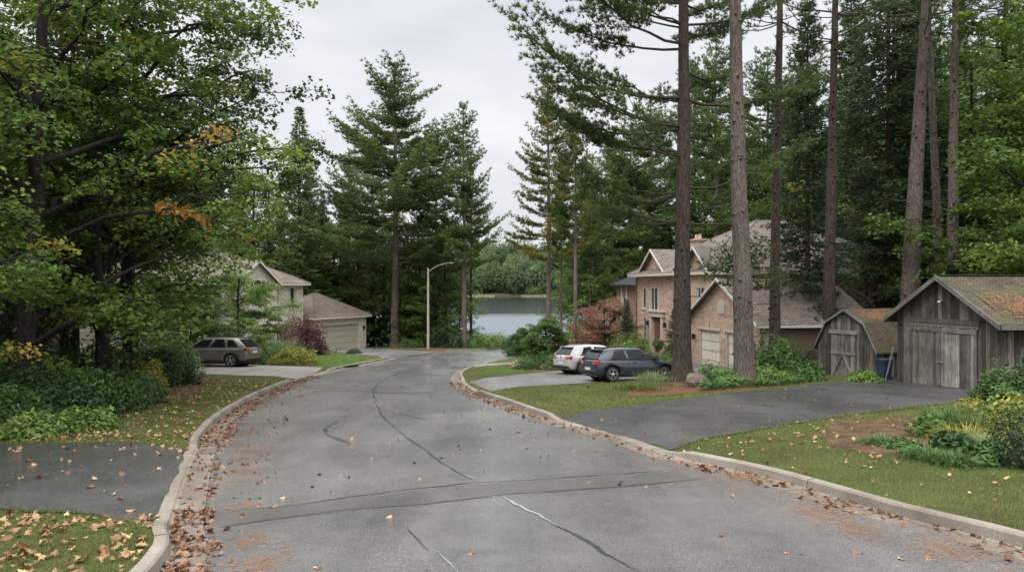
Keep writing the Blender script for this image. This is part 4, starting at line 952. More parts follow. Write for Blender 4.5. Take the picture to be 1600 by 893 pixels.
# ------------------------------------------------------------------ cars (local: x forward, y left, z up; origin on the ground under the tail)
def car(name, label, cat, loc, rz, L, Wd, Ht, wb, rear, paint, hull, cab, sc=1., rails=False, wr=.32, cladding=False):
    t = thing(name, label, cat, loc, rz, None, sc); hw = Wd/2
    g = G(); rings = []
    for (x, w_, zl, zs) in hull:
        w_ *= hw; zb = zs
        h = [(w_*.90,zl),(w_*.985,zl+.1),(w_,zl+(zb-zl)*.5),(w_*.985,zb-.1),(w_*.93,zb-.02),(w_*.8,zb+.012),(w_*.4,zb+.03)]
        rings.append([(x,y,z) for y,z in h] + [(x,0,zb+.035)] + [(x,-y,z) for y,z in h[::-1]] + [(x,0,zl-.01)])
    k = len(rings[0]); V = np.array(rings).reshape(-1,3); F = [[i*k+j,i*k+(j+1)%k,(i+1)*k+(j+1)%k,(i+1)*k+j] for i in range(len(rings)-1) for j in range(k)]
    g.add(V,F,0,None,True); g.poly(rings[0][::-1]); g.poly(rings[-1])
    xb0,xb1,xt0,xt1,zb0,zb1,zt0,ztm,zt1,wt = cab  # belt rear/front x, roof rear/front x
    # greenhouse rings from tail to cowl
    def gh(u): # u 0..1 along
        pass
    st = [(xb0,xb0,zb0,zb0+.03),(xb0+.02,xt0-.1,zb0,zt0-.06),(xb0+.12,xt0,zb0,zt0),(xb0+.45,xt0+.35,zb0,(zt0+ztm)/2+.02),((xb0+xb1)/2,(xt0+xt1)/2,(zb0+zb1)/2,ztm),(xb1-.75,xt1-.1,zb1,zt1+.02),(xb1-.5,xt1,zb1,zt1),(xb1,xb1,zb1,zb1+.03)]
    R2 = []
    for (xb,xt,zb,zt) in st:
        top = hw*wt; f = min(1,(zt-zb)/.35)
        bw = hw*.93; tw = bw + (top-bw)*f
        R2.append([(xb,bw,zb-.04),(xb+(xt-xb)*.9,bw+(tw-bw)*.9,zb+(zt-zb)*.88),(xt,tw-.05,zt-.01),(xt,tw*.5,zt+.02*f),(xt,0,zt+.028*f),(xt,-tw*.5,zt+.02*f),(xt,-tw+.05,zt-.01),(xb+(xt-xb)*.9,-bw-(tw-bw)*.9,zb+(zt-zb)*.88),(xb,-bw,zb-.04)])
    k2 = 9; V = np.array(R2).reshape(-1,3); g.add(V,[[i*k2+j,i*k2+j+1,(i+1)*k2+j+1,(i+1)*k2+j] for i in range(len(R2)-1) for j in range(k2-1)],0,None,True)
    body = g.build('body', MT[paint], t)
    # wheel arches cut
    bm = bmesh.new(); bmesh.ops.create_cone(bm, cap_ends=True, segments=28, radius1=wr+.065, radius2=wr+.065, depth=Wd*1.3, matrix=Matrix.Rotation(PI/2,4,'X'))
    cm = bpy.data.meshes.new('cut'); bm.to_mesh(cm); bm.free()
    for xw in (rear, rear+wb):
        c = bpy.data.objects.new('cut', cm); COL.objects.link(c); c.parent = t; c.location = (xw,0,wr+.02)
        md = body.modifiers.new('b','BOOLEAN'); md.object = c; md.operation = 'DIFFERENCE'; md.solver = 'FAST'
        C.view_layer.update(); ev = body.evaluated_get(C.evaluated_depsgraph_get()); nm = bpy.data.meshes.new_from_object(ev); body.modifiers.clear()
        if len(nm.polygons) > 30: body.data = nm
        bpy.data.objects.remove(c)
    g = G()
    for xw in (rear, rear+wb):
        g.lathe([(wr+.05,-hw*.8),(wr+.05,hw*.8)],(xw,0,wr+.02),24,0,'y')
        for s_ in (-1,1): g.lathe([(wr+.062,0),(0,0)],(xw,s_*hw*.72,wr+.02),24,0,'y')
    g.box(.2,L-.2,-hw*.8,hw*.8,.2,.34); g.build('underbody', MT['black'], t)
    def sp(u,v,s_,off=.006):  # u along 0..1 between pillars, v 0 belt .. 1 roof on the side plane
        xb = xb0 + (xb1-xb0)*u; xt = xt0 + (xt1-xt0)*u; zb = zb0+(zb1-zb0)*u; zt = np.interp(u,[0,.45,1],[zt0,ztm,zt1])
        vv = v*.86; x = xb+(xt-xb)*vv; z = zb+(zt-zb)*vv; bw = hw*.93; y = bw+(hw*wt-bw)*vv+off
        return (x, s_*y, z)
    wins = ((.13,.4),(.425,.66),(.685,.93)) if L > 4.5 else ((.2,.47),(.5,.9))
    if L > 4.5: wins = ((.1,.3),(.325,.6),(.625,.93))
    for s_ in (-1,1):
        for (a,b) in wins:
            g = G(); g.poly([sp(a,.1,s_),sp(b,.1,s_),sp(b-.01,.97,s_),sp(a+.05,.97,s_)]); g.build('side_window', MT['cglass'], t)
        g = G(); a0,a1 = wins[0][0]-.02,wins[-1][1]+.02
        for (p,q) in ((sp(a0,.06,s_,.004),sp(a1,.06,s_,.004)),): g.bar(p,q,.012,.03)
        g.build('window_trim', MT['chrome'] if L>4.5 else MT['black'], t)
        # doors: cut lines and handles
        g = G()
        for u in ((.31,.61,.9) if L>4.5 else (.47,.9)):
            x = xb0+(xb1-xb0)*u; g.box(x-.008,x+.008,s_*hw*.99-.004,s_*hw*.99+.006,.42,zb0-.08)
        x0,x1 = rear+wr+.15, rear+wb-wr-.12; g.box(x0,x1,min(s_*hw,s_*(hw+.012)),max(s_*hw,s_*(hw+.012)),.3,.36)
        g.build('door_line', MT['black'], t)
        g = G()
        for u in ((.36,.66) if L>4.5 else (.54,)):
            x = xb0+(xb1-xb0)*u; g.box(x,x+.2,min(s_*hw*.97,s_*(hw*.97+.04)),max(s_*hw*.97,s_*(hw*.97+.04)),zb0-.13,zb0-.09)
        g.build('door_handle', MT[paint], t)
        g = G(); p = sp(.95,.15,s_); g.box(p[0]-.08,p[0]+.1,min(p[1],p[1]+s_*.2),max(p[1],p[1]+s_*.2),p[2]-.02,p[2]+.12); g.build('mirror', MT[paint], t)
        for xw in (rear, rear+wb):
            g = G(); g.lathe([(wr-.1,-.1),(wr-.015,-.1),(wr,-.06),(wr,.06),(wr-.015,.1),(wr-.1,.1)],(0,0,0),26,0,'y'); wh_ = g.build('wheel', MT['rubber'], t); wh_.location = (xw, s_*(hw-.11), wr)
            g = G(); yo = s_*.085; g.lathe([(wr-.1,-.08),(wr-.1,.08)],(0,0,0),24,1,'y'); g.lathe([(wr-.125,-.0),(wr-.09,0.012*s_),(wr-.09,0)],(0,yo,0),24,0,'y'); g.lathe([(.07,0),(.05,.02*s_),(0,.025*s_)],(0,yo,0),12,0,'y'); g.lathe([(wr-.1,0),(0,0)],(0,s_*.02,0),24,1,'y')
            for q in range(5):
                a = q*2*PI/5+.3
                for da in (-.13,.13): g.bar((math.cos(a)*.05,yo,math.sin(a)*.05),(math.cos(a+da)*(wr-.1),yo,math.sin(a+da)*(wr-.1)),.03,.03,0,None,(0,1,0))
            g.build('rim', [MT['alloy'],MT['black']], wh_)
    # glass front and rear on the greenhouse ends
    g = G(); W_ = hw*.93
    def ends(xb,zb,xt,zt,off,a,b,ww=.86):
        yb = W_*ww+(hw*wt-W_)*a; yt = W_*ww+(hw*wt-W_)*b; L_ = lambda u: (xb+(xt-xb)*u+off[0], zb+(zt-zb)*u+off[1])
        p,q = L_(a),L_(b); return [(p[0],-yb,p[1]),(p[0],yb,p[1]),(q[0],yt,q[1]),(q[0],-yt,q[1])]
    rw = ends(xb0,zb0+.03,xt0-.1,zt0-.06,(-.012,.01),.02,.95); g.poly(rw); g.build('rear_window', MT['cglass'], t)
    g = G(); g.poly(ends(xb1,zb1+.03,xt1,zt1,(.014,.02),.04,.95)); g.build('windscreen', MT['cglass'], t)
    g = G(); g.box(xt0-.2,xt0+.04,-hw*wt*.86,hw*wt*.86,zt0-.035,zt0+.005); g.build('spoiler', MT[paint], t)
    return t, hw
Lg = dict(L=4.1,Wd=1.8,Ht=1.45,wb=2.6,rear=.78)
hullg = [(0,.8,.36,.66),(.03,.9,.3,.86),(.09,.95,.27,.93),(.25,.975,.25,.96),(.6,.99,.24,.965),(1.4,1,.22,.955),(2.4,1,.22,.94),(3.0,.99,.22,.92),(3.35,.97,.23,.88),(3.75,.93,.24,.8),(3.98,.84,.26,.7),(4.07,.7,.3,.58),(4.1,.5,.36,.5)]
cabg = (.1,3.12,.5,2.25,.95,.93,1.38,1.47,1.42,.76)
def dress(t, hw, lampz=.78, plate_z=.52, paint='p_white', big=False):
    for s_ in (-1,1):
        g = G(); g.extr([(-.018,s_*(hw*.5),lampz-.06),(-.018,s_*(hw*.5),lampz+.07),(.04,s_*hw*.955,lampz+.09),(.04,s_*hw*.955,lampz-.06)],(.12,s_*.012,0)); l_ = g.build('tail_light', MT['redlamp'], t)
        g = G(); g.box(-.024,-.019,min(s_*hw*.56,s_*hw*.7),max(s_*hw*.56,s_*hw*.7),lampz-.02,lampz+.02); g.build('reversing_lamp', MT['whitelamp'], l_)
        g = G(); g.extr([(3.92,s_*hw*.55,.62),(3.92,s_*hw*.55,.72),(3.75,s_*hw*.88,.76),(3.75,s_*hw*.88,.64)],(.12,0,0)); h_ = g.build('headlight', MT['whitelamp'], t)
        if big: h_.location = (.6,0,.12)
    g = G(); g.box(-.03,-.012,-.25,.25,plate_z-.06,plate_z+.06); g.build('licence_plate', MT['plate'], t)
    g = G(); g.box(-.02,.12,-hw*.86,hw*.86,.3,.4); g.box(-.045,-.0,-hw*.8,hw*.8,.425,.435); g.build('bumper_insert', MT['black'], t)
    g = G(); g.lathe([(0,-.004),(.055,-.004),(.055,.004),(0,.004)],(0,0,0),16,0,'y'); e = g.build('emblem', MT['chrome'], t); e.rotation_euler=(0,0,PI/2); e.location = (-.005,0,lampz+.06)
    g = G(); g.bar((.16,0,1.02),(.3,.42,1.12),.015,.02); g.build('wiper', MT['black'], t)
    g = G(); g.tube([(-.02,-hw*.55,.27),(.2,-hw*.55,.27)],[.03,.03],8); g.build('exhaust', MT['chrome'], t)
def put(pxw, pyw, rz, rear, sc, hw):
    x, y = A_(pxw, pyw); c, s_ = math.cos(rz), math.sin(rz); lx_, ly_ = rear*sc, -hw*sc
    return (x - (lx_*c - ly_*s_), y - (lx_*s_ + ly_*c))
rz = rad(20); x, y = put(957,601.5,rz,.78,.89,.8)
t, hw = car('hatchback','dark blue-grey hatchback parked nearest the lawn, tail toward the street','car',(x,y,0),rz,paint='p_blue',hull=hullg,cab=cabg,sc=.89,**Lg); dress(t,hw,.82,.56)
def settle(t, Lc):
    a = t.rotation_euler[2]; d = Vector((math.cos(a), math.sin(a))); z0 = float(H(t.location.x+d.x*.5,t.location.y+d.y*.5)); z1 = float(H(t.location.x+d.x*Lc,t.location.y+d.y*Lc))
    t.location.z = float(H(t.location.x, t.location.y))+.016; t.rotation_mode = 'XYZ'; nrm = Vector((0, SLOPE, 1)).normalized()
    q = Vector((0,0,1)).rotation_difference(nrm); t.rotation_euler = (q.to_matrix() @ Matrix.Rotation(a,3,'Z')).to_euler()
settle(t,4)
x, y = put(910,589,rad(27),.78,.89,.8)
t, hw = car('hatchback','silver-white hatchback parked behind the dark one in the brick house drive','car',(x,y,0),rad(27),paint='p_white',hull=hullg,cab=cabg,sc=.89,**Lg); dress(t,hw,.82,.56); settle(t,4)
hullo = [(0,.8,.44,.72),(.03,.9,.38,.95),(.1,.95,.34,1.02),(.3,.975,.32,1.04),(.7,.99,.3,1.04),(1.6,1,.28,1.03),(2.8,1,.28,1.02),(3.5,.99,.28,1.0),(3.9,.97,.3,.96),(4.35,.93,.32,.9),(4.62,.84,.34,.78),(4.75,.7,.38,.62),(4.8,.5,.42,.55)]
cabo = (.12,3.62,.62,2.7,1.03,1.01,1.5,1.6,1.55,.77)
rz = rad(172); c, s_ = math.cos(rz), math.sin(rz); x, y = A_(360,576.5); lx_, ly_ = .95*.97, .82
x, y = x-(lx_*c-ly_*s_), y-(lx_*s_+ly_*c)
t, hw = car('estate_car','grey-green estate car with roof rails on the left driveway','car',(x,y,0),rz,4.8,1.84,1.62,2.75,.95,'p_green',hullo,cabo,sc=.97,wr=.345); dress(t,hw,.93,.8,big=True); settle(t,4.6)
g = G()
for s_ in (-1,1):
    g.tube([(.8,s_*.62,1.5),(.9,s_*.62,1.6),(2.6,s_*.62,1.66),(2.75,s_*.62,1.58)],[.022]*4,6)
g.build('roof_rail', MT['black'], t)
for xx in (1.2,2.2):
    g = G(); g.bar((xx,-.62,1.66),(xx,.62,1.66),.06,.025); g.build('crossbar', MT['black'], t)
# ------------------------------------------------------------------ vegetation meshes shared between copies
WP = [pine(s, H=26, cb=c, R=r, r0=.32, gap=.95, per=5, L=.28, w=.055, k=8, lift=.26, lat=.26, dens=1.5) for s,c,r in ((1,7.5,7.2),(2,9,4.6),(3,5,5.2),(4,11,4.4))]
TP_ = pine(5, H=30, cb=15, R=6, r0=.36, gap=.9, per=4, L=.3, w=.05, k=7, bk='bark', mat='pine_near', stubs=22, wob=.03)
SP = [spruce(s, H=24, R=r, w=.07, L=.3, k=6) for s,r in ((1,4.2),(2,3.4),(3,5.0))]
BR = [broad(s, H=17, cb=2.6, R=5.2, limbs=18, sub=9, per=75, leaf=.26, tpl=L4, mat='decid', cr=1.05) for s in (1,2,3)]
UB = [broad(s, H=6.5, cb=1.0, R=2.8, r0=.1, limbs=10, sub=7, per=70, leaf=.17, tpl=L4, mat='decid', cr=.7) for s in (4,5)]
def pt(px, y): return sx(px, y), y
# --- centre, left to right
def P_(name, label, me, px, y, hz, base, rz=0, **k):
    """me mesh pair; scaled so that the tip stands at image pixel row hz"""
    x, _ = pt(px, y); top = CAMZ + (446-hz)/FPX*y; H0 = top - float(T(x,y)); return tree(name, label, me, x, y, rz=rz, sc=H0/base, **k)
P_('spruce_tree','pointed dark spruce, the slimmest tip left of the great white pine',SP[1],468,76,168,24,1.,mat='pine',wide=1.3)
P_('pine_tree','tallest white pine with a broad layered crown, beside the street lamp',WP[0],617,77,97,26,.4,wide=1.25)
P_('pine_tree','slender white pine standing alone at the left edge of the lake view',WP[1],726,74,164,26,2.,wide=.95)
P_('pine_tree','thin dark-stemmed pine close behind the slender pine at the lake gap',WP[3],736,78,240,26,1.,wide=.6,bmat='bark_dk')
P_('pine_tree','shorter white pine filling between the tallest pine and the slender one',WP[2],682,86,200,26,.8,wide=.95)
P_('pine_tree','rounded white pine between the pointed spruce and the tallest pine',WP[2],545,88,232,26,3.,wide=.8)
P_('pine_tree','olive white pine tucked behind the left shoulder of the tallest pine',WP[1],582,92,200,26,3.8,wide=.9)
for i,(px,y,hz,b) in enumerate(((500,84,330,0),(655,80,350,1),(695,79,365,2),(560,86,340,1),(530,80,380,0),(640,84,330,2),(598,88,350,0),(675,76,400,1))):
    P_('broadleaf_tree','leafy green tree in the wood under the pines left of the lake gap',BR[b],px,y,hz,17,i*1.3,group='broadleaf trees under the central pines')
# --- right of the gap
P_('pine_tree','green and yellow white pine at the right edge of the lake gap',WP[1],858,56,120,26,1.,mat='pine_yel',wide=.9)
P_('pine_tree','yellowing pine with a pale stem just right of the lake gap pine',WP[3],899,52,150,26,2.,mat='pine_yel',wide=.75)
P_('pine_tree','very thin stem between the two yellowing pines',WP[3],877,58,235,26,2.6,wide=.5)
for i,(px,y,hz,b,kind) in enumerate(((925,74,240,2,'p'),(985,82,180,0,'p'),(955,88,225,3,'p'),(1015,90,150,1,'p'),(1085,84,90,2,'p'),(1120,72,60,1,'p'),(1200,80,80,0,'p'),(1260,74,110,2,'p'))):
    P_('pine_tree','dark green pine in the wood behind the brick house',WP[b],px,y,hz,26,i*1.7,group='pines behind the brick house')
for i,(px,y,hz,b) in enumerate(((915,76,370,0),(960,80,350,1),(1045,84,320,2),(1100,78,270,0),(1160,76,240,1),(1235,72,250,2),(1300,70,200,0),(1010,78,360,1),(1350,66,190,1),(1180,84,200,0))):
    P_('broadleaf_tree','green broadleaf tree in the wood behind the brick house',BR[b],px,y,hz,17,i*2.1,group='broadleaf trees behind the brick house')
P_('maple_tree','orange-tinged tree showing above the brick house roof',BR[1],1225,68,262,17,.6,mat='maple_yel',wide=.75)
# --- dark boughs right
P_('spruce_tree','dark drooping spruce rising behind the small barn-roofed shed',SP[2],1388,43,-160,24,1.)
P_('spruce_tree','smaller shaggy spruce between the garage wing and the small shed',SP[0],1262,39.5,-30,24,2.,wide=.85)
P_('spruce_tree','gloomy spruce behind the shaggy spruce near the brick house corner',SP[1],1330,52,-40,24,3.)
tree('hemlock_tree','low feathery hemlock crown beside the big pale pine stem, before the house roof', pine(91, H=5.7, cb=3.9, R=2.4, r0=.07, gap=.34, per=6, L=.16, w=.03, k=9, lat=.2, lift=.12, mat='pine_near', bk='bark_mp', stubs=2, dens=1.2), *pt(1158,31.5))
for i,(px,y,hz,b,kk) in enumerate(((1440,52,-60,0,'s'),(1500,58,0,1,'s'),(1340,60,40,2,'s'),(1580,50,-50,1,'s'),(1420,66,60,0,'s'),(1655,44,-60,1,'s'))):
    P_('spruce_tree','tall spruce in the dark wood behind the board sheds',SP[b],px,y,hz,24,i*1.9,group='spruces behind the sheds')
for i,(px,y,hz,b) in enumerate(((1455,44,150,0),(1520,46,60,1),(1590,42,40,2),(1640,36,100,0),(1540,60,80,1),(1380,58,180,2),(1480,68,120,0),(1700,40,0,1),(1620,58,60,2),(1320,64,230,0))):
    P_('broadleaf_tree','green broadleaf tree in the wood behind the board sheds',BR[b],px,y,hz,17,i*1.1,group='broadleaf trees behind the sheds')
# --- foreground pine stems
dP = pine(31, H=27, cb=6.2, R=7.6, r0=.36, gap=1.15, per=4, L=.2, w=.03, k=12, lat=.24, lift=.3, mat='pine_near', bk='bark_dk', bare=.42, stubs=6, dens=1.6, wob=.03, dx=(2.9,.4), avoid=(-.75,.95), prof=lambda t: np.interp(t,[0,.1,.4,.8,1],[.7,.95,1,.5,.15]))
tree('pine_tree','dark-stemmed pine with long low boughs, standing on the needle mound', dP, *pt(1066,28.9), rz=0, dz=.1)
def stem_mesh(seed, r, lean, bk='bark'):
    return pine(seed, H=28, cb=16.5, R=4.8, r0=r, gap=1., per=4, L=.26, w=.04, k=7, bk=bk, mat='pine_near', stubs=26, wob=.025, lean=lean)
tree('pine_tree','rough pale-barked bare pine stem right of the dark boughed pine', stem_mesh(41,.38,(-.7,0)), *pt(1164,27.6))
tree('pine_tree','slimmer straight pine stem in front of the garage roof', stem_mesh(42,.27,(.5,0),'bark_dk'), *pt(1209,34.5))
tree('pine_tree','dark bare pine stem behind the left end of the small barn-roofed shed', stem_mesh(43,.34,(.6,0),'bark_dk'), *pt(1293,37))
tree('pine_tree','thick leaning pine stem between the two board sheds', stem_mesh(44,.5,(1.5,0)), *pt(1415,36.5))
tree('pine_tree','crooked thin pine stem just left of the big shed ridge', stem_mesh(45,.3,(-1.1,0)), *pt(1474,39))
tree('pine_tree','straight pale pine stem directly behind the big shed gable', stem_mesh(46,.33,(.3,0)), *pt(1488,36))
tree('pine_tree','dark knotty stem at the back of the wood over the big shed roof', stem_mesh(47,.33,(.8,0),'bark_mp'), *pt(1556,40))
tree('pine_tree','thin dark stem rising behind the thick leaning pine', stem_mesh(48,.22,(.2,0),'bark_mp'), *pt(1392,47))
mR = broad(61, H=17, aut=0, cb=2.5, R=6.2, r0=.28, limbs=20, sub=9, per=110, leaf=.17, tpl=L8, mat='maple', cr=1.0)
tree('maple_tree','bright green maple hanging in from the right beyond the big shed', mR, *pt(1640,33), rz=1.)
# --- left wood
mA = broad(71, H=17, cb=3.0, R=6.3, r0=.3, limbs=24, sub=10, per=115, leaf=.13, mat='maple', lean=(1.0,0), low=.35, cr=.85)
mB = broad(72, H=19, cb=6.4, R=7.8, r0=.36, limbs=30, sub=12, per=125, leaf=.15, mat='maple_dark', lean=(.5,0), low=.25, cr=.95, lowp=.45)
mC = broad(73, H=9.5, cb=2.2, R=4.3, r0=.14, limbs=17, sub=9, per=130, leaf=.11, mat='maple', low=.5, cr=.7)
mD = broad(74, H=14, cb=3, R=5, r0=.2, limbs=20, sub=9, per=100, leaf=.15, mat='maple', low=.3, cr=.85)
tree('maple_tree','dark-stemmed maple at the left, leaning gently over the driveway', mA, *pt(30,20.2), rz=0)
tree('maple_tree','big dark maple whose stem stands behind the yellow bush', mB, *pt(203,28.5), rz=.3, wide=.86)
tree('maple_tree','young yellow-green maple nearest the dark driveway', mC, -12.2, 13.2, rz=.5, sc=.85)
tree('maple_tree','thin-stemmed maple between the two big dark maples', mD, *pt(152,25), rz=2.)
tree('maple_tree','maple with a slanting forked stem deep in the left wood', mD, *pt(105,33), rz=4., sc=1.15, mat='maple_dark')
tree('maple_tree','maple with orange tips reaching toward the buff house roof', mD, *pt(170,42), rz=5., sc=1.0, mat='maple_yel')
bO = broad(75, H=11, cb=4, R=3, r0=.12, limbs=9, sub=6, per=70, leaf=.2, tpl=L8, mat='orange', cr=.7)
tree('maple_tree','small orange maple glowing beyond the pale dogwood', bO, *pt(400,80), rz=1., sc=1.25, mat='maple_yel')
for i,(x,y,b,s) in enumerate(((-21,24,0,1.),(-26,30,1,1.1),(-25,37,2,1.),(-29,22,1,1.),(-34,34,0,1.15),(-26,44,2,1.1),(-36,50,1,1.2),(-44,40,0,1.2),(-32,62,2,1.2),(-42,60,1,1.2),(-50,54,0,1.2),(-17,17,2,.95),(-24,15,0,1.1))):
    tree('broadleaf_tree','dim green tree crowding the left wood behind the maples', BR[b], x, y, rz=i*1.4, sc=s, group='trees crowding the left wood', mat='maple_dark' if i%2 else 'maple')
for i,(px,y,hz,b) in enumerate(((395,84,250,0),(345,88,240,2),(420,90,270,1),(290,84,230,0),(240,90,210,1))):
    P_('broadleaf_tree','yellow-green tree standing behind the buff house roof',BR[b],px,y,hz,17,i*1.7,group='trees behind the buff house',mat=('maple_yel' if i==0 else 'decid'))
for i,(px,y,hz,b) in enumerate(((435,86,300,2),(505,82,300,0),(375,92,240,1),(315,94,210,0),(200,90,160,2),(140,80,150,1),(485,88,260,2))):
    P_('spruce_tree','dark spruce in the wood behind the buff house',SP[b],px,y,hz,24,i*2.7,group='spruces behind the buff house')
# distant shoreline wood near side, left and right of the opening
for i,(x,y,b,s) in enumerate(((-16,96,0,1.),(-24,100,1,1.1),(-33,98,2,1.),(-12,92,1,.8),(8,92,2,1.),(16,98,0,1.1),(26,100,1,1.1),(38,96,2,1.2),(50,98,0,1.2),(-46,98,1,1.2),(-60,92,2,1.3),(62,90,1,1.3))):
    tree('broadleaf_tree','green tree on the near lake shore, seen between the pine stems', BR[b], x, y, rz=i*1.9, sc=s, group='trees along the near lake shore')
# --- understorey
for i,(x,y,b,s) in enumerate(((-17.5,21,0,1.),(-20.5,27,1,1.1),(-16.6,32.5,0,.62),(-22,33,1,1.2),(-24,21,0,1.2),(-29,28,1,1.2))):
    tree('sapling','leafy sapling in the shade of the left maples', UB[b], x, y, rz=i*1.1, sc=s, group='saplings in the left wood', mat='maple_dark')
for i,(px,y,b,s) in enumerate(((1330,45,0,1.1),(1245,45.5,1,1.),(1450,46,1,1.1),(1530,36,0,1.),(1600,33,1,1.2),(1380,42,0,.9),(1660,30,1,1.2))):
    tree('sapling','leafy sapling under the tall stems behind the sheds', UB[b], *pt(px,y), rz=i*1.3, sc=s, group='saplings behind the sheds')
for i,(px,y,b,s) in enumerate(((510,80,0,1.1),(545,79,1,1.),(580,83,0,1.2),(640,79,1,1.1),(668,78,0,1.),(700,80,1,1.2),(925,72,0,1.),(985,76,1,1.1),(1030,76,0,1.2),(655,90,0,1.2),(720,90,1,1.1),(560,92,0,1.2))):
    tree('sapling','leafy sapling under the pines near the bend of the road', UB[b], *pt(px,y), rz=i*1.3, sc=s, group='saplings along the road bend')
dg = broad(81, H=6.6, cb=1.3, R=3.9, r0=.13, limbs=18, sub=10, per=330, leaf=.12, tpl=L6, mat='shrub_l', cr=.8, low=.3, flat=.25)
tree('dogwood_tree','pale green layered dogwood in front of the buff house', dg, *pt(372,48), rz=1., sc=.86)
tree('dogwood_tree','second pale green dogwood nearer the maples, over the estate car bonnet', dg, *pt(300,43), rz=3., sc=.66, mat='shrub_g')
jm = broad(82, H=4.6, cb=1.2, R=2.6, r0=.11, limbs=14, sub=9, per=210, leaf=.1, tpl=L6, mat='rust', cr=.6, flat=.25, low=.4)
tree('japanese_maple','rust-red japanese maple left of the brick house door', jm, *pt(942,50), rz=1., sc=.9)
wm = broad(83, H=3.6, cb=1.3, R=1.55, r0=.09, limbs=14, sub=9, per=190, leaf=.1, tpl=L6, mat='shrub_g', cr=.45, low=1.5)
tree('weeping_tree','dark round-headed weeping tree left of the parked cars', wm, *pt(852,40.5), rz=1., sc=.78)
tree('weeping_tree','low drooping green tree nearest the kerb by the lake view', wm, *pt(818,42), rz=2.4, sc=.62)
P_('conifer_tree','small dense blue-green spruce beside the rust-red japanese maple',SP[0],980,47,468,24,1.,wide=1.6)
P_('conifer_tree','dark clipped conifer right of the brick house door',SP[2],1052,44,482,24,1.,wide=1.2)

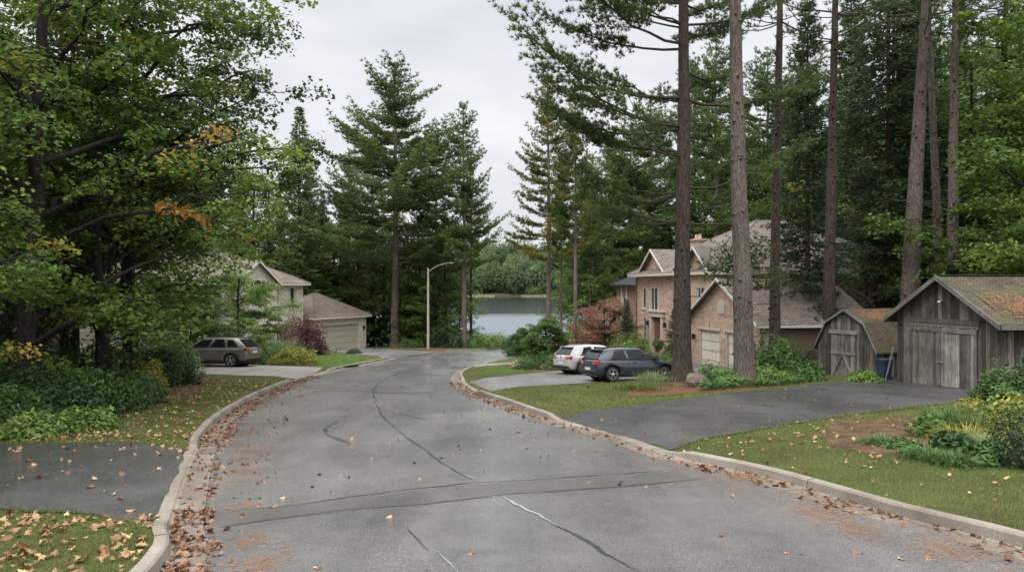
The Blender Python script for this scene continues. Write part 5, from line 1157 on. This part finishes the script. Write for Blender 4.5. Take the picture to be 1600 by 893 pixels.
# --- shrubs: (px, py base, radius x, height, mat, label, n, leaf)
SH = [
 (35,655,1.5,1.15,'shrub_d','dark rounded shrub at the picture edge under the leaning maple',3200,.11),
 (-90,640,1.8,1.5,'shrub_d','tall dark shrub at the very edge of the left wood',3000,.12),
 (85,662,1.3,1.0,'shrub_d','low glossy shrub beside the edge shrub, over the driveway',2800,.1),
 (135,650,1.4,1.1,'shrub_g','mid-green shrub in the middle of the left bed',3000,.1),
 (180,640,1.2,.95,'shrub_d','dark low shrub left of the yellow bush',2600,.1),
 (208,628,1.0,.8,'shrub_g','green mound touching the yellow bush on its wood side',2200,.09),
 (232,622,.6,1.15,'shrub_y','golden yellow bush at the corner of the left bed',1500,.1),
 (262,606,1.2,1.5,'shrub_d','dense dark viburnum right of the yellow bush',3600,.11),
 (262,594,1.3,1.6,'shrub_l','light green bush reaching over the estate car drive',3600,.12),
 (55,620,1.9,1.9,'shrub_d','tall dark shrub behind the rounded edge shrub',3200,.13),
 (150,610,1.9,1.7,'shrub_g','tall loose shrub behind the mid-green shrub',3000,.13),
 (240,590,1.6,1.8,'shrub_g','loose olive shrub behind the dark viburnum',3000,.12),
 (-10,675,1.3,.9,'shrub_g','green shrub by the far end of the dark driveway',2600,.1),
 (470,556,1.9,2.9,'burg','burgundy shrub against the buff garage corner',5200,.13),
 (405,571,1.0,1.1,'shrub_g','rounded green shrub behind the estate car tail',2600,.09),
 (432,571,1.1,.9,'shrub_g','spreading green shrub in the middle of the left garden bed',2600,.1),
 (462,572,1.3,1.0,'shrub_y','yellow-green shrub at the lawn end of the left garden bed',3000,.1),
 (448,562,.8,1.8,'rust','orange-brown shrub behind the yellow-green garden shrub',1500,.1),
 (499,549,.8,.65,'shrub_d','low dark box bush at the left foot of the garage door',1600,.07),
 (553,554,.65,.45,'shrub_d','small dark box bush alone on the bright lawn',1300,.06),
 (642,544,1.4,.95,'shrub_g','light mounded shrub between the pine stem and the street lamp',2400,.09),
 (700,544,2.2,2.2,'shrub_d','dark shrub under the slender pine by the street lamp',3000,.14),
 (759,545,1.4,1.6,'shrub_l','loose pale bush on the bank below the lake',2400,.1),
 (745,544,1.5,1.3,'shrub_g','green bank bush left of the pale one below the lake',2400,.1),
 (778,544,1.5,1.5,'shrub_l','feathery bank bush on the right below the lake',2400,.1),
 (800,547,1.0,1.2,'shrub_g','bank bush in front of the orange stone planter',2000,.1),
 (822,580,.75,.7,'shrub_g','tufted round shrub on the small front bed',2000,.06),
 (858,580,.9,.95,'shrub_g','rounded green shrub between the tufted one and the white car',2400,.07),
 (838,566,.9,1.2,'shrub_d','dark rhododendron behind the tufted round shrub',2200,.1),
 (835,572,.6,.75,'shrub_l','pale flowering shrub in the middle of the small bed',1600,.08),
 (900,552,1.2,2.4,'shrub_l','upright lime-green shrub behind the white car',2800,.12),
 (872,560,1.0,1.2,'rust','bronze shrub between the weeping tree and the white car',1700,.1),
 (812,557,1.0,1.1,'shrub_d','low dark shrub at the tip of the small bed',2000,.1),
 (985,566,1.45,1.85,'shrub_l','large clipped round bush left of the brick house steps',3600,.07),
 (1000,568,.7,.75,'shrub_l','small bright ball bush in front of the clipped round bush',1600,.06),
 (1037,576,1.1,.8,'shrub_l','bright low shrub at the foot of the house steps',2200,.08),
 (1056,572,.7,1.5,'shrub_d','upright dark shrub behind the dark pine stem',2000,.08),
 (1215,592,1.2,1.75,'shrub_g','tall leafy shrub between the pine stems before the garage',3400,.13),
 (1240,580,1.0,1.4,'shrub_d','dark leafy shrub against the low side wing',2400,.12),
 (1130,606,.6,.65,'shrub_l','loose yellow-green shrub between the two big pine stems',1500,.09),
 (1075,598,.45,.5,'shrub_y','pale tuft of shrub at the foot of the dark pine',900,.08),
 (1102,608,.6,.6,'shrub_d','small dark bush beside the boulder',1300,.08),
 (1350,600,.7,.45,'shrub_l','low bright shrub before the small shed corner',1300,.1),
 (1572,640,.9,1.0,'shrub_g','green shrub covering the right corner of the big shed',1900,.11),
 (1625,638,1.3,1.3,'shrub_d','dark shrub against the side of the big shed',2400,.11),
 (1606,740,.62,1.0,'shrub_d','dark feathery conifer bush at the right edge',3600,.05),
 (1600,680,.8,.8,'shrub_y','yellowing perennial clump behind the dark conifer bush',1600,.1),
 (1110,600,.55,.8,'shrub_l','airy lime shrub just left of the pale big pine stem',1100,.09),
 (1195,604,.7,.7,'shrub_l','loose lime-green plants just right of the pale big pine stem',1500,.1),
 (1258,598,.8,.75,'shrub_g','rounded leafy plant at the shed end of the ground cover',1700,.11),
 (1010,578,.8,.7,'shrub_g','low rounded bush between the dark hatchback and the house steps',1500,.07),
 (1450,690,.35,.4,'shrub_g','broad-leaved plant beside the strappy clumps of the bare border',420,.13),
 (1492,712,.4,.35,'shrub_d','dark broad-leaved plant in the middle of the bare border',480,.13),
 (1535,735,.35,.35,'shrub_g','leafy plant left of the dark conifer bush by the lawn edge',420,.12),
 (1560,676,.45,.6,'shrub_l','tall lime perennial behind the daylily clumps',700,.1),
 (1520,650,.4,.4,'shrub_y','yellowed plant at the shed side of the bare border',420,.11),
 (1415,712,.3,.22,'shrub_g','small leafy rosette at the street end of the bare border',260,.11),
 (60,690,.8,.5,'shrub_l','paler low plant spilling from the left bed onto the leaf litter',900,.1),
 (140,678,.6,.5,'shrub_l','light green tuft at the front edge of the left bed',700,.09),
 (100,640,.9,1.3,'shrub_l','lighter upright shrub standing out of the dark left bed',1100,.12),
]
for px,py,rx,hh,m,lb,n,lf in SH:
    x,y = A_(px,py); far = y > 40
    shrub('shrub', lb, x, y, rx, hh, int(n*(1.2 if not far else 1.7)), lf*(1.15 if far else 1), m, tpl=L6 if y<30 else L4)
# flowering grass and perennials
def grassy(name, label, px, py, h, n, w_, mat='reed', lean=.7, spread=.3, cat='ornamental grass'):
    x,y = A_(px,py); clump(name, label, x, y, h, n, w_, spread, mat, None, lean, cat, float(H(x,y)))
grassy('ornamental_grass','silvery fountain grass behind the estate car',440,566,1.9,900,.03,'reed',.75,.6)
grassy('ornamental_grass','pale grass clump at the kerb corner of the small bed',815,577,.8,500,.02,'reed',.7,.4)
grassy('ornamental_grass','buff grass tuft at the left end of the needle mound',1020,606,.75,420,.018,'reed',.8,.5)
grassy('ornamental_grass','arching green grass on the left slope of the needle mound',1000,614,.5,500,.018,'grass',1.,.7)
for i,(px,py,h,m,lb) in enumerate(((1468,672,.62,'shrub_g','strappy daylily clump furthest left in the bare border'),(1500,664,.6,'grass','yellowing daylily clump nearest the wet driveway'),(1512,700,.5,'shrub_y','collapsed yellow daylily clump in the middle of the bare border'),(1548,712,.42,'reed','pale withered daylily clump beside the conifer bush'),(1445,726,.3,'shrub_g','low grey-green rosette at the lawn edge'),(1492,736,.3,'shrub_g','low leafy rosette closest to the kerb'),(1380,703,.22,'shrub_g','small flat rosette alone on the bare soil'),(1530,680,.5,'grass','dense daylily clump in front of the yellowing perennials'))):
    grassy('daylily', lb, px, py, h, 320, .024, m, 1.25, .36, 'perennial')
# leafy ground cover under the pines: nobody could count it
rng = np.random.default_rng(77); g = G()
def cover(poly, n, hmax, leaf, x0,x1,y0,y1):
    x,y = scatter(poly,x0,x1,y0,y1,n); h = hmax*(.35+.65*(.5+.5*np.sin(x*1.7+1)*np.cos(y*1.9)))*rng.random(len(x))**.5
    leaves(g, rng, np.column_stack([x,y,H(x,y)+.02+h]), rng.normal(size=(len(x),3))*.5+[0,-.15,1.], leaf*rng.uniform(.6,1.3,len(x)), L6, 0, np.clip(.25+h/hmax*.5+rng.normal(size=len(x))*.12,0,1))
CV = [A_(1090,618), A_(1150,612), A_(1240,606), A_(1288,597), (13.6,33.), (11.9,34.4), (8.9,30.4), (7.6,28.2)]
cover(CV, 30000, .38, .13, 6,15,24,36)
tag(g.build('ground_cover', MT['shrub_g']), 'leafy green ground cover spreading round the pine stems', 'ground cover', kind='stuff')
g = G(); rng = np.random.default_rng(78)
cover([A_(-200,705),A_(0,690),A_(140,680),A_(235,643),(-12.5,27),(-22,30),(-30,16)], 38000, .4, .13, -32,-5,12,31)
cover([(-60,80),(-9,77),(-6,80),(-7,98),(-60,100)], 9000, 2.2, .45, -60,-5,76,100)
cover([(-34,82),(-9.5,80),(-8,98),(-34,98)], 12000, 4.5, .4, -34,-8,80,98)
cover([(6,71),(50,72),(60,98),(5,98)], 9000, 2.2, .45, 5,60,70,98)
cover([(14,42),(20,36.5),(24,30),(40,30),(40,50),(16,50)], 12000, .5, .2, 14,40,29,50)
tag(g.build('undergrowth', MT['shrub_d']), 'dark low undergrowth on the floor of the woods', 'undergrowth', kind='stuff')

# --- rocks
def rock(name, label, px, py, s, mat='stone', flat=.7, cat='boulder'):
    rng = np.random.default_rng(int(px)); bm = bmesh.new(); bmesh.ops.create_icosphere(bm, subdivisions=3, radius=1); ph = rng.random(6)*6
    for v in bm.verts:
        c = v.co; k = 1+.16*math.sin(3*c.x+ph[0])*math.sin(3.3*c.y+ph[1])+.1*math.sin(6*c.z+ph[2]+4*c.x)+.05*math.sin(11*c.y+ph[3]+5*c.z); v.co = c*k; v.co.x *= s; v.co.y *= s*.8; v.co.z *= s*flat
    me = bpy.data.meshes.new(name); bm.to_mesh(me); bm.free(); me.materials.append(MT[mat]); o = bpy.data.objects.new(name, me); COL.objects.link(o)
    x,y = A_(px,py); o.location = (x,y,float(H(x,y))+s*flat*.3); o.rotation_euler=(0,0,rng.random()*6); tag(o,label,cat)
rock('boulder','rounded grey boulder in the ground cover between the two big pines',1090,609,.5,flat=.75)
rock('boulder','warm stone at the kerb end of the small front bed',806,578,.42,'stone_o')
rock('boulder','orange-tinted stone beside the rounded green shrub',853,580,.3,'stone_o')
rock('boulder','flat stone by the burgundy shrub bed on the bright lawn',520,552,.35,'stone')
# wooden planter at the bend, urns at the door
x,y = (-1.8, 80.); pl = thing('timber_planter','low timber planter box at the far bend of the road','planter',(x,y,float(T(x,y))+.05),rad(-5))
g = G()
for zz in (0,.26): g.box(-1.9,1.9,-.5,-.44,zz,zz+.24); g.box(-1.9,1.9,.44,.5,zz,zz+.24); g.box(-1.9,-1.84,-.44,.44,zz,zz+.24); g.box(1.84,1.9,-.44,.44,zz,zz+.24)
g.build('board', MT['wd_door'], pl); g = G(); g.box(-1.83,1.83,-.43,.43,.0,.42); g.build('soil_fill', MT['soil'], pl)
def urn(px, y, label):
    x = sx(px,y); t = thing('urn_planter', label, 'planter', (x,y,float(T(x,y))+.45),0)
    g = G(); g.lathe([(0,0),(.2,0),(.2,.06),(.08,.14),(.08,.26),(.24,.4),(.3,.62),(.34,.66),(.28,.66),(.26,.6)],(0,0,0),18); g.build('urn', MT['urn'], t)
    rng = np.random.default_rng(int(px)); g = G(); v = unit(rng.normal(size=(700,3))); v[:,2]=abs(v[:,2]); leaves(g,rng,v*[.42,.42,.4]*rng.uniform(.6,1.1,(700,1))+[0,0,.62],v+[0,0,.5],.1,L6); g.build('plant', MT['shrub_g'], t)
urn(1004,49.6,'plant-filled urn on the left of the brick house doorway'); urn(1029,47.4,'plant-filled urn on the right of the brick house doorway')

# ------------------------------------------------------------------ lawns, fallen leaves, needles
turf('grass', LAWN_L, (-9,-2.5,6,9.2), 22000, .055, .007, EXL, seg=2)
turf('grass', LAWN_L, (-17,-4.5,13.5,26), 80000, .055, .011, EXL, seg=1)
turf('grass', LAWN_L, (-20,-6,26,40), 20000, .07, .024, EXL, seg=1)
turf('grass', LAWN_R, (3,16,7.5,17), 110000, .05, .008, EXB, seg=1)
turf('grass', BARE, (5,22,8,22), 24000, .07, .009, [], seg=1)
turf('grass', LAWN_R, (3,22,17,26), 26000, .06, .014, EXB, seg=1)
turf('grass', LAWN_R, (-1.5,12,17,31), 50000, .06, .016, EXR, seg=1)
turf('grass', LUSH, (-22,-6,36,66), 22000, .07, .035, [], 'grass_lush', seg=1)
turf('grass', LUSH2, (-3,4,26,44), 9000, .06, .025, [], 'grass_lush', seg=1)
g = G(); rng = np.random.default_rng(12)
for nm in ('near_left','near_right'):
    p_ = wob(DRV[nm][0],.045,.35,3); B = np.array(densify(p_, .02)); B = B[rng.random(len(B)) < .8]; B = np.repeat(B, 3, 0) + rng.normal(size=(len(B)*3,2))*.045
    k = (pip(B[:,0],B[:,1],LAWN_L)|pip(B[:,0],B[:,1],LAWN_R)) & (np.abs(B[:,0]) < 14.5) & ~((B[:,0] > 12) & (B[:,1] > 25)); B = B[k]
    for K in (KL,KR): B = B[np.min(np.hypot(B[:,0,None]-K[None,:,0], B[:,1,None]-K[None,:,1]),1) > .4]
    blades(g, rng, np.column_stack([B, H(B[:,0],B[:,1])+.005]), .085*rng.uniform(.5,1.4,len(B)), .011, 1.1, seg=2)
tag(g.build('grass', MT['grass']), kind='stuff')
rng = np.random.default_rng(99)
def litter(name, label, XY, f, sz, mat, tpl=L8, lift=.012):
    g = G(); n = len(XY); z = f(XY[:,0],XY[:,1])
    leaves(g, rng, np.column_stack([XY, z+lift+rng.random(n)*.02]), rng.normal(size=(n,3))*.42+[0,0,1.], sz*rng.uniform(.3,1.3,n), tpl, 0, rng.random(n), fold=.35)
    tag(g.build(name, MT[mat]), label, 'fallen leaves', kind='stuff')
def inb(poly, box, n, excl=()):
    x,y = scatter(poly, *box, n, excl); return np.column_stack([x,y])
def byk(K, sgn, y0, y1, n, a, b, power=1.):
    k = np.where((K[:,1]>y0)&(K[:,1]<y1))[0]; i = rng.choice(k, n); D = np.gradient(K,axis=0)[i]; D/=np.linalg.norm(D,axis=1,keepdims=True)
    d = a+(b-a)*rng.random(n)**power; cl = .5+.5*np.sin(K[i][:,1]*2.1)*np.sin(K[i][:,1]*.83+1); keep = rng.random(n) < .35+.65*cl
    return (K[i] + D*rng.uniform(-.2,.2,(n,1)) - np.column_stack([D[:,1],-D[:,0]])*sgn*d[:,None])[keep]
DL = DRV['near_left'][0]
litter('fallen_leaves','tan and yellow maple leaves lying on the near left driveway', inb(DL,(-16,-4,8,14.5),400), H, .095, 'litter', L14, lift=.03)
litter('fallen_leaves','fallen leaves thick on the grass in the near left corner', inb(LAWN_L,(-8,-2.8,6,9),620,[DL]), H, .1, 'litter', L14, lift=.045)
litter('fallen_leaves','fallen leaves scattered over the grass strip below the left wood', np.vstack([inb(LAWN_L,(-16,-5,13.8,30),3600,ALLD), inb(LAWN_L,(-11,-5.5,13.7,14.9),260,EXL)]), H, .075, 'litter', lift=.045)
litter('fallen_leaves','brown leaves heaped in the left gutter against the kerb', np.vstack([byk(KL,-1,6,9.2,850,.02,.45,1.5), byk(KL,-1,14,34,2300,.02,.6,1.6), byk(KL,-1,8.5,14,160,.02,.5), byk(KL,-1,6,30,260,.3,1.6,1.3)]), T, .085, 'litter_r', lift=.015)
litter('fallen_leaves','brown leaves gathered along the right kerb', np.vstack([byk(KR,1,7,12.5,260,.02,.5,1.6), byk(KR,1,18,30,750,.02,.5,1.4), byk(KR,1,12,18,120,.02,.5)]), T, .09, 'litter_r', lift=.015)
litter('fallen_leaves','single leaves strewn on the open road', inb(ROADP,(-5,6,6,24),110), T, .085, 'litter')
litter('fallen_leaves','pale leaves dotted on the right lawn beside the kerb', inb(LAWN_R,(3,14,7,18),700,[DRV['near_right'][0]]), H, .075, 'litter', lift=.045)
litter('fallen_leaves','leaves and needles around the wet driveway and needle mound', np.vstack([inb(DRV['near_right'][0],(2,16,13,30),150), inb(BED_R,(2,15,24,36),500), inb(LAWN_R,(0,14,18,30),260,EXR)]), H, .08, 'litter_r', lift=.03)
def needles(XY, f, L=.09, w_=.006):
    n = len(XY); z = f(XY[:,0],XY[:,1])+.012+rng.random(n)*.008; a = rng.random(n)*PI; d = np.column_stack([np.cos(a),np.sin(a)])*L*rng.uniform(.5,1.,(n,1)); s_ = np.column_stack([-np.sin(a),np.cos(a)])*w_
    V = np.stack([np.column_stack([XY-d/2-s_/2,z]),np.column_stack([XY-d/2+s_/2,z]),np.column_stack([XY+d/2,z])],1); return V.reshape(-1,3)
g = G(); pts = []
for (px,py,s_,n) in ((400,845,.2,260),(398,885,.24,340),(430,870,.2,90),(370,752,.3,350),(385,715,.25,400),(392,700,.25,350),(380,735,.2,350),(398,660,.3,400),(360,690,.3,350),(385,790,.12,150),(1270,800,.3,500),(1335,825,.3,500),(1190,748,.3,350),(1480,858,.3,600),(1150,745,.2,200)):
    c = np.array(A_(px,py)); pts.append(c+rng.normal(size=(n,2))*s_*[.6,.8])
pts.append(byk(KR,1,7,13,4200,.1,1.3,1.5)); pts.append(byk(KR,1,13,30,2500,.02,.5)); pts.append(byk(KL,-1,6,30,2200,.1,1.5,1.2))
V = needles(np.vstack(pts), T); g.add(V, np.arange(len(V)).reshape(-1,3), 0, rng.random(len(V)//3))
tag(g.build('pine_needles', MT['needle']), 'orange pine needles streaked over the road edges', 'pine needles', kind='stuff')
g = G(); V = needles(np.vstack([byk(KR,-1,18,29,1500,.2,.8), inb(BED_R,(2,15,24,36),9000), inb(wob(BARE),(5,20,9,20),5000)]), H, .1, .01)
V[:,2] += .02; g.add(V, np.arange(len(V)).reshape(-1,3), 0, rng.random(len(V)//3)); tag(g.build('pine_needles', MT['needle']), 'orange pine needles covering the mound and bare border', 'pine needles', kind='stuff')
# small dark stones on the road
g = G(); XY = inb(ROADP,(-5,3,10,30),60)
for x,y in XY:
    s_ = rng.uniform(.012,.03); v = unit(rng.normal(size=(8,3)))
    g.lathe([(0,0),(s_,.2*s_),(s_*.8,s_),(0,s_*1.2)],(x,y,float(T(x,y))),6)
tag(g.build('gravel', MT['black']), 'dark grit scattered on the road', 'gravel', kind='stuff')

# ------------------------------------------------------------------ far shore
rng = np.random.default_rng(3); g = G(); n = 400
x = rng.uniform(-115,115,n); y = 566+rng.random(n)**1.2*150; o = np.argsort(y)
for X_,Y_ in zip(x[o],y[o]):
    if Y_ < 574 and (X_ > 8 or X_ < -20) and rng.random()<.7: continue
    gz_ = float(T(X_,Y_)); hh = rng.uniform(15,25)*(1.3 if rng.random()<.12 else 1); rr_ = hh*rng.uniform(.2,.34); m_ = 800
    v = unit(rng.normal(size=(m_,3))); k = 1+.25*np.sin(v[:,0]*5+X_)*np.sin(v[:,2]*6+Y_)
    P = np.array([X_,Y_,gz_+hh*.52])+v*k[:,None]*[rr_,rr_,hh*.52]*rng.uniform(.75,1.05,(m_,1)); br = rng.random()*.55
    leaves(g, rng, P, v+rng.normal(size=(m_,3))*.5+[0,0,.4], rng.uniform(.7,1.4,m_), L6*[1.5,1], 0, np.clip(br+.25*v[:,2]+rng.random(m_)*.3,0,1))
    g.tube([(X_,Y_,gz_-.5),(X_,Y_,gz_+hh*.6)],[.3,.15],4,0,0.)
tag(g.build('far_woods', MT['far']), 'haze-tinted green wood covering the far shore of the lake', 'woods', kind='stuff')
for k,(x0,x1) in enumerate(((-34,-13),(7,26))):
    g = G(); xx = np.linspace(x0,x1,24); V = []
    for q in xx:
        u = (q-x0)/(x1-x0); u = 1-u if k==0 else u; d = 3+9*u; V += [(q,556-d*.6,LAKE+.02),(q,560,LAKE+.9+.5*u),(q,569,LAKE+2.2)]
    V = np.array(V); b = np.arange(len(xx)-1)[:,None]*3+np.arange(2)[None]; b=b.ravel(); g.add(V,np.stack([b,b+3,b+4,b+1],1),0,None,True); tag(g.build('shore', MT['sand']), kind='structure')
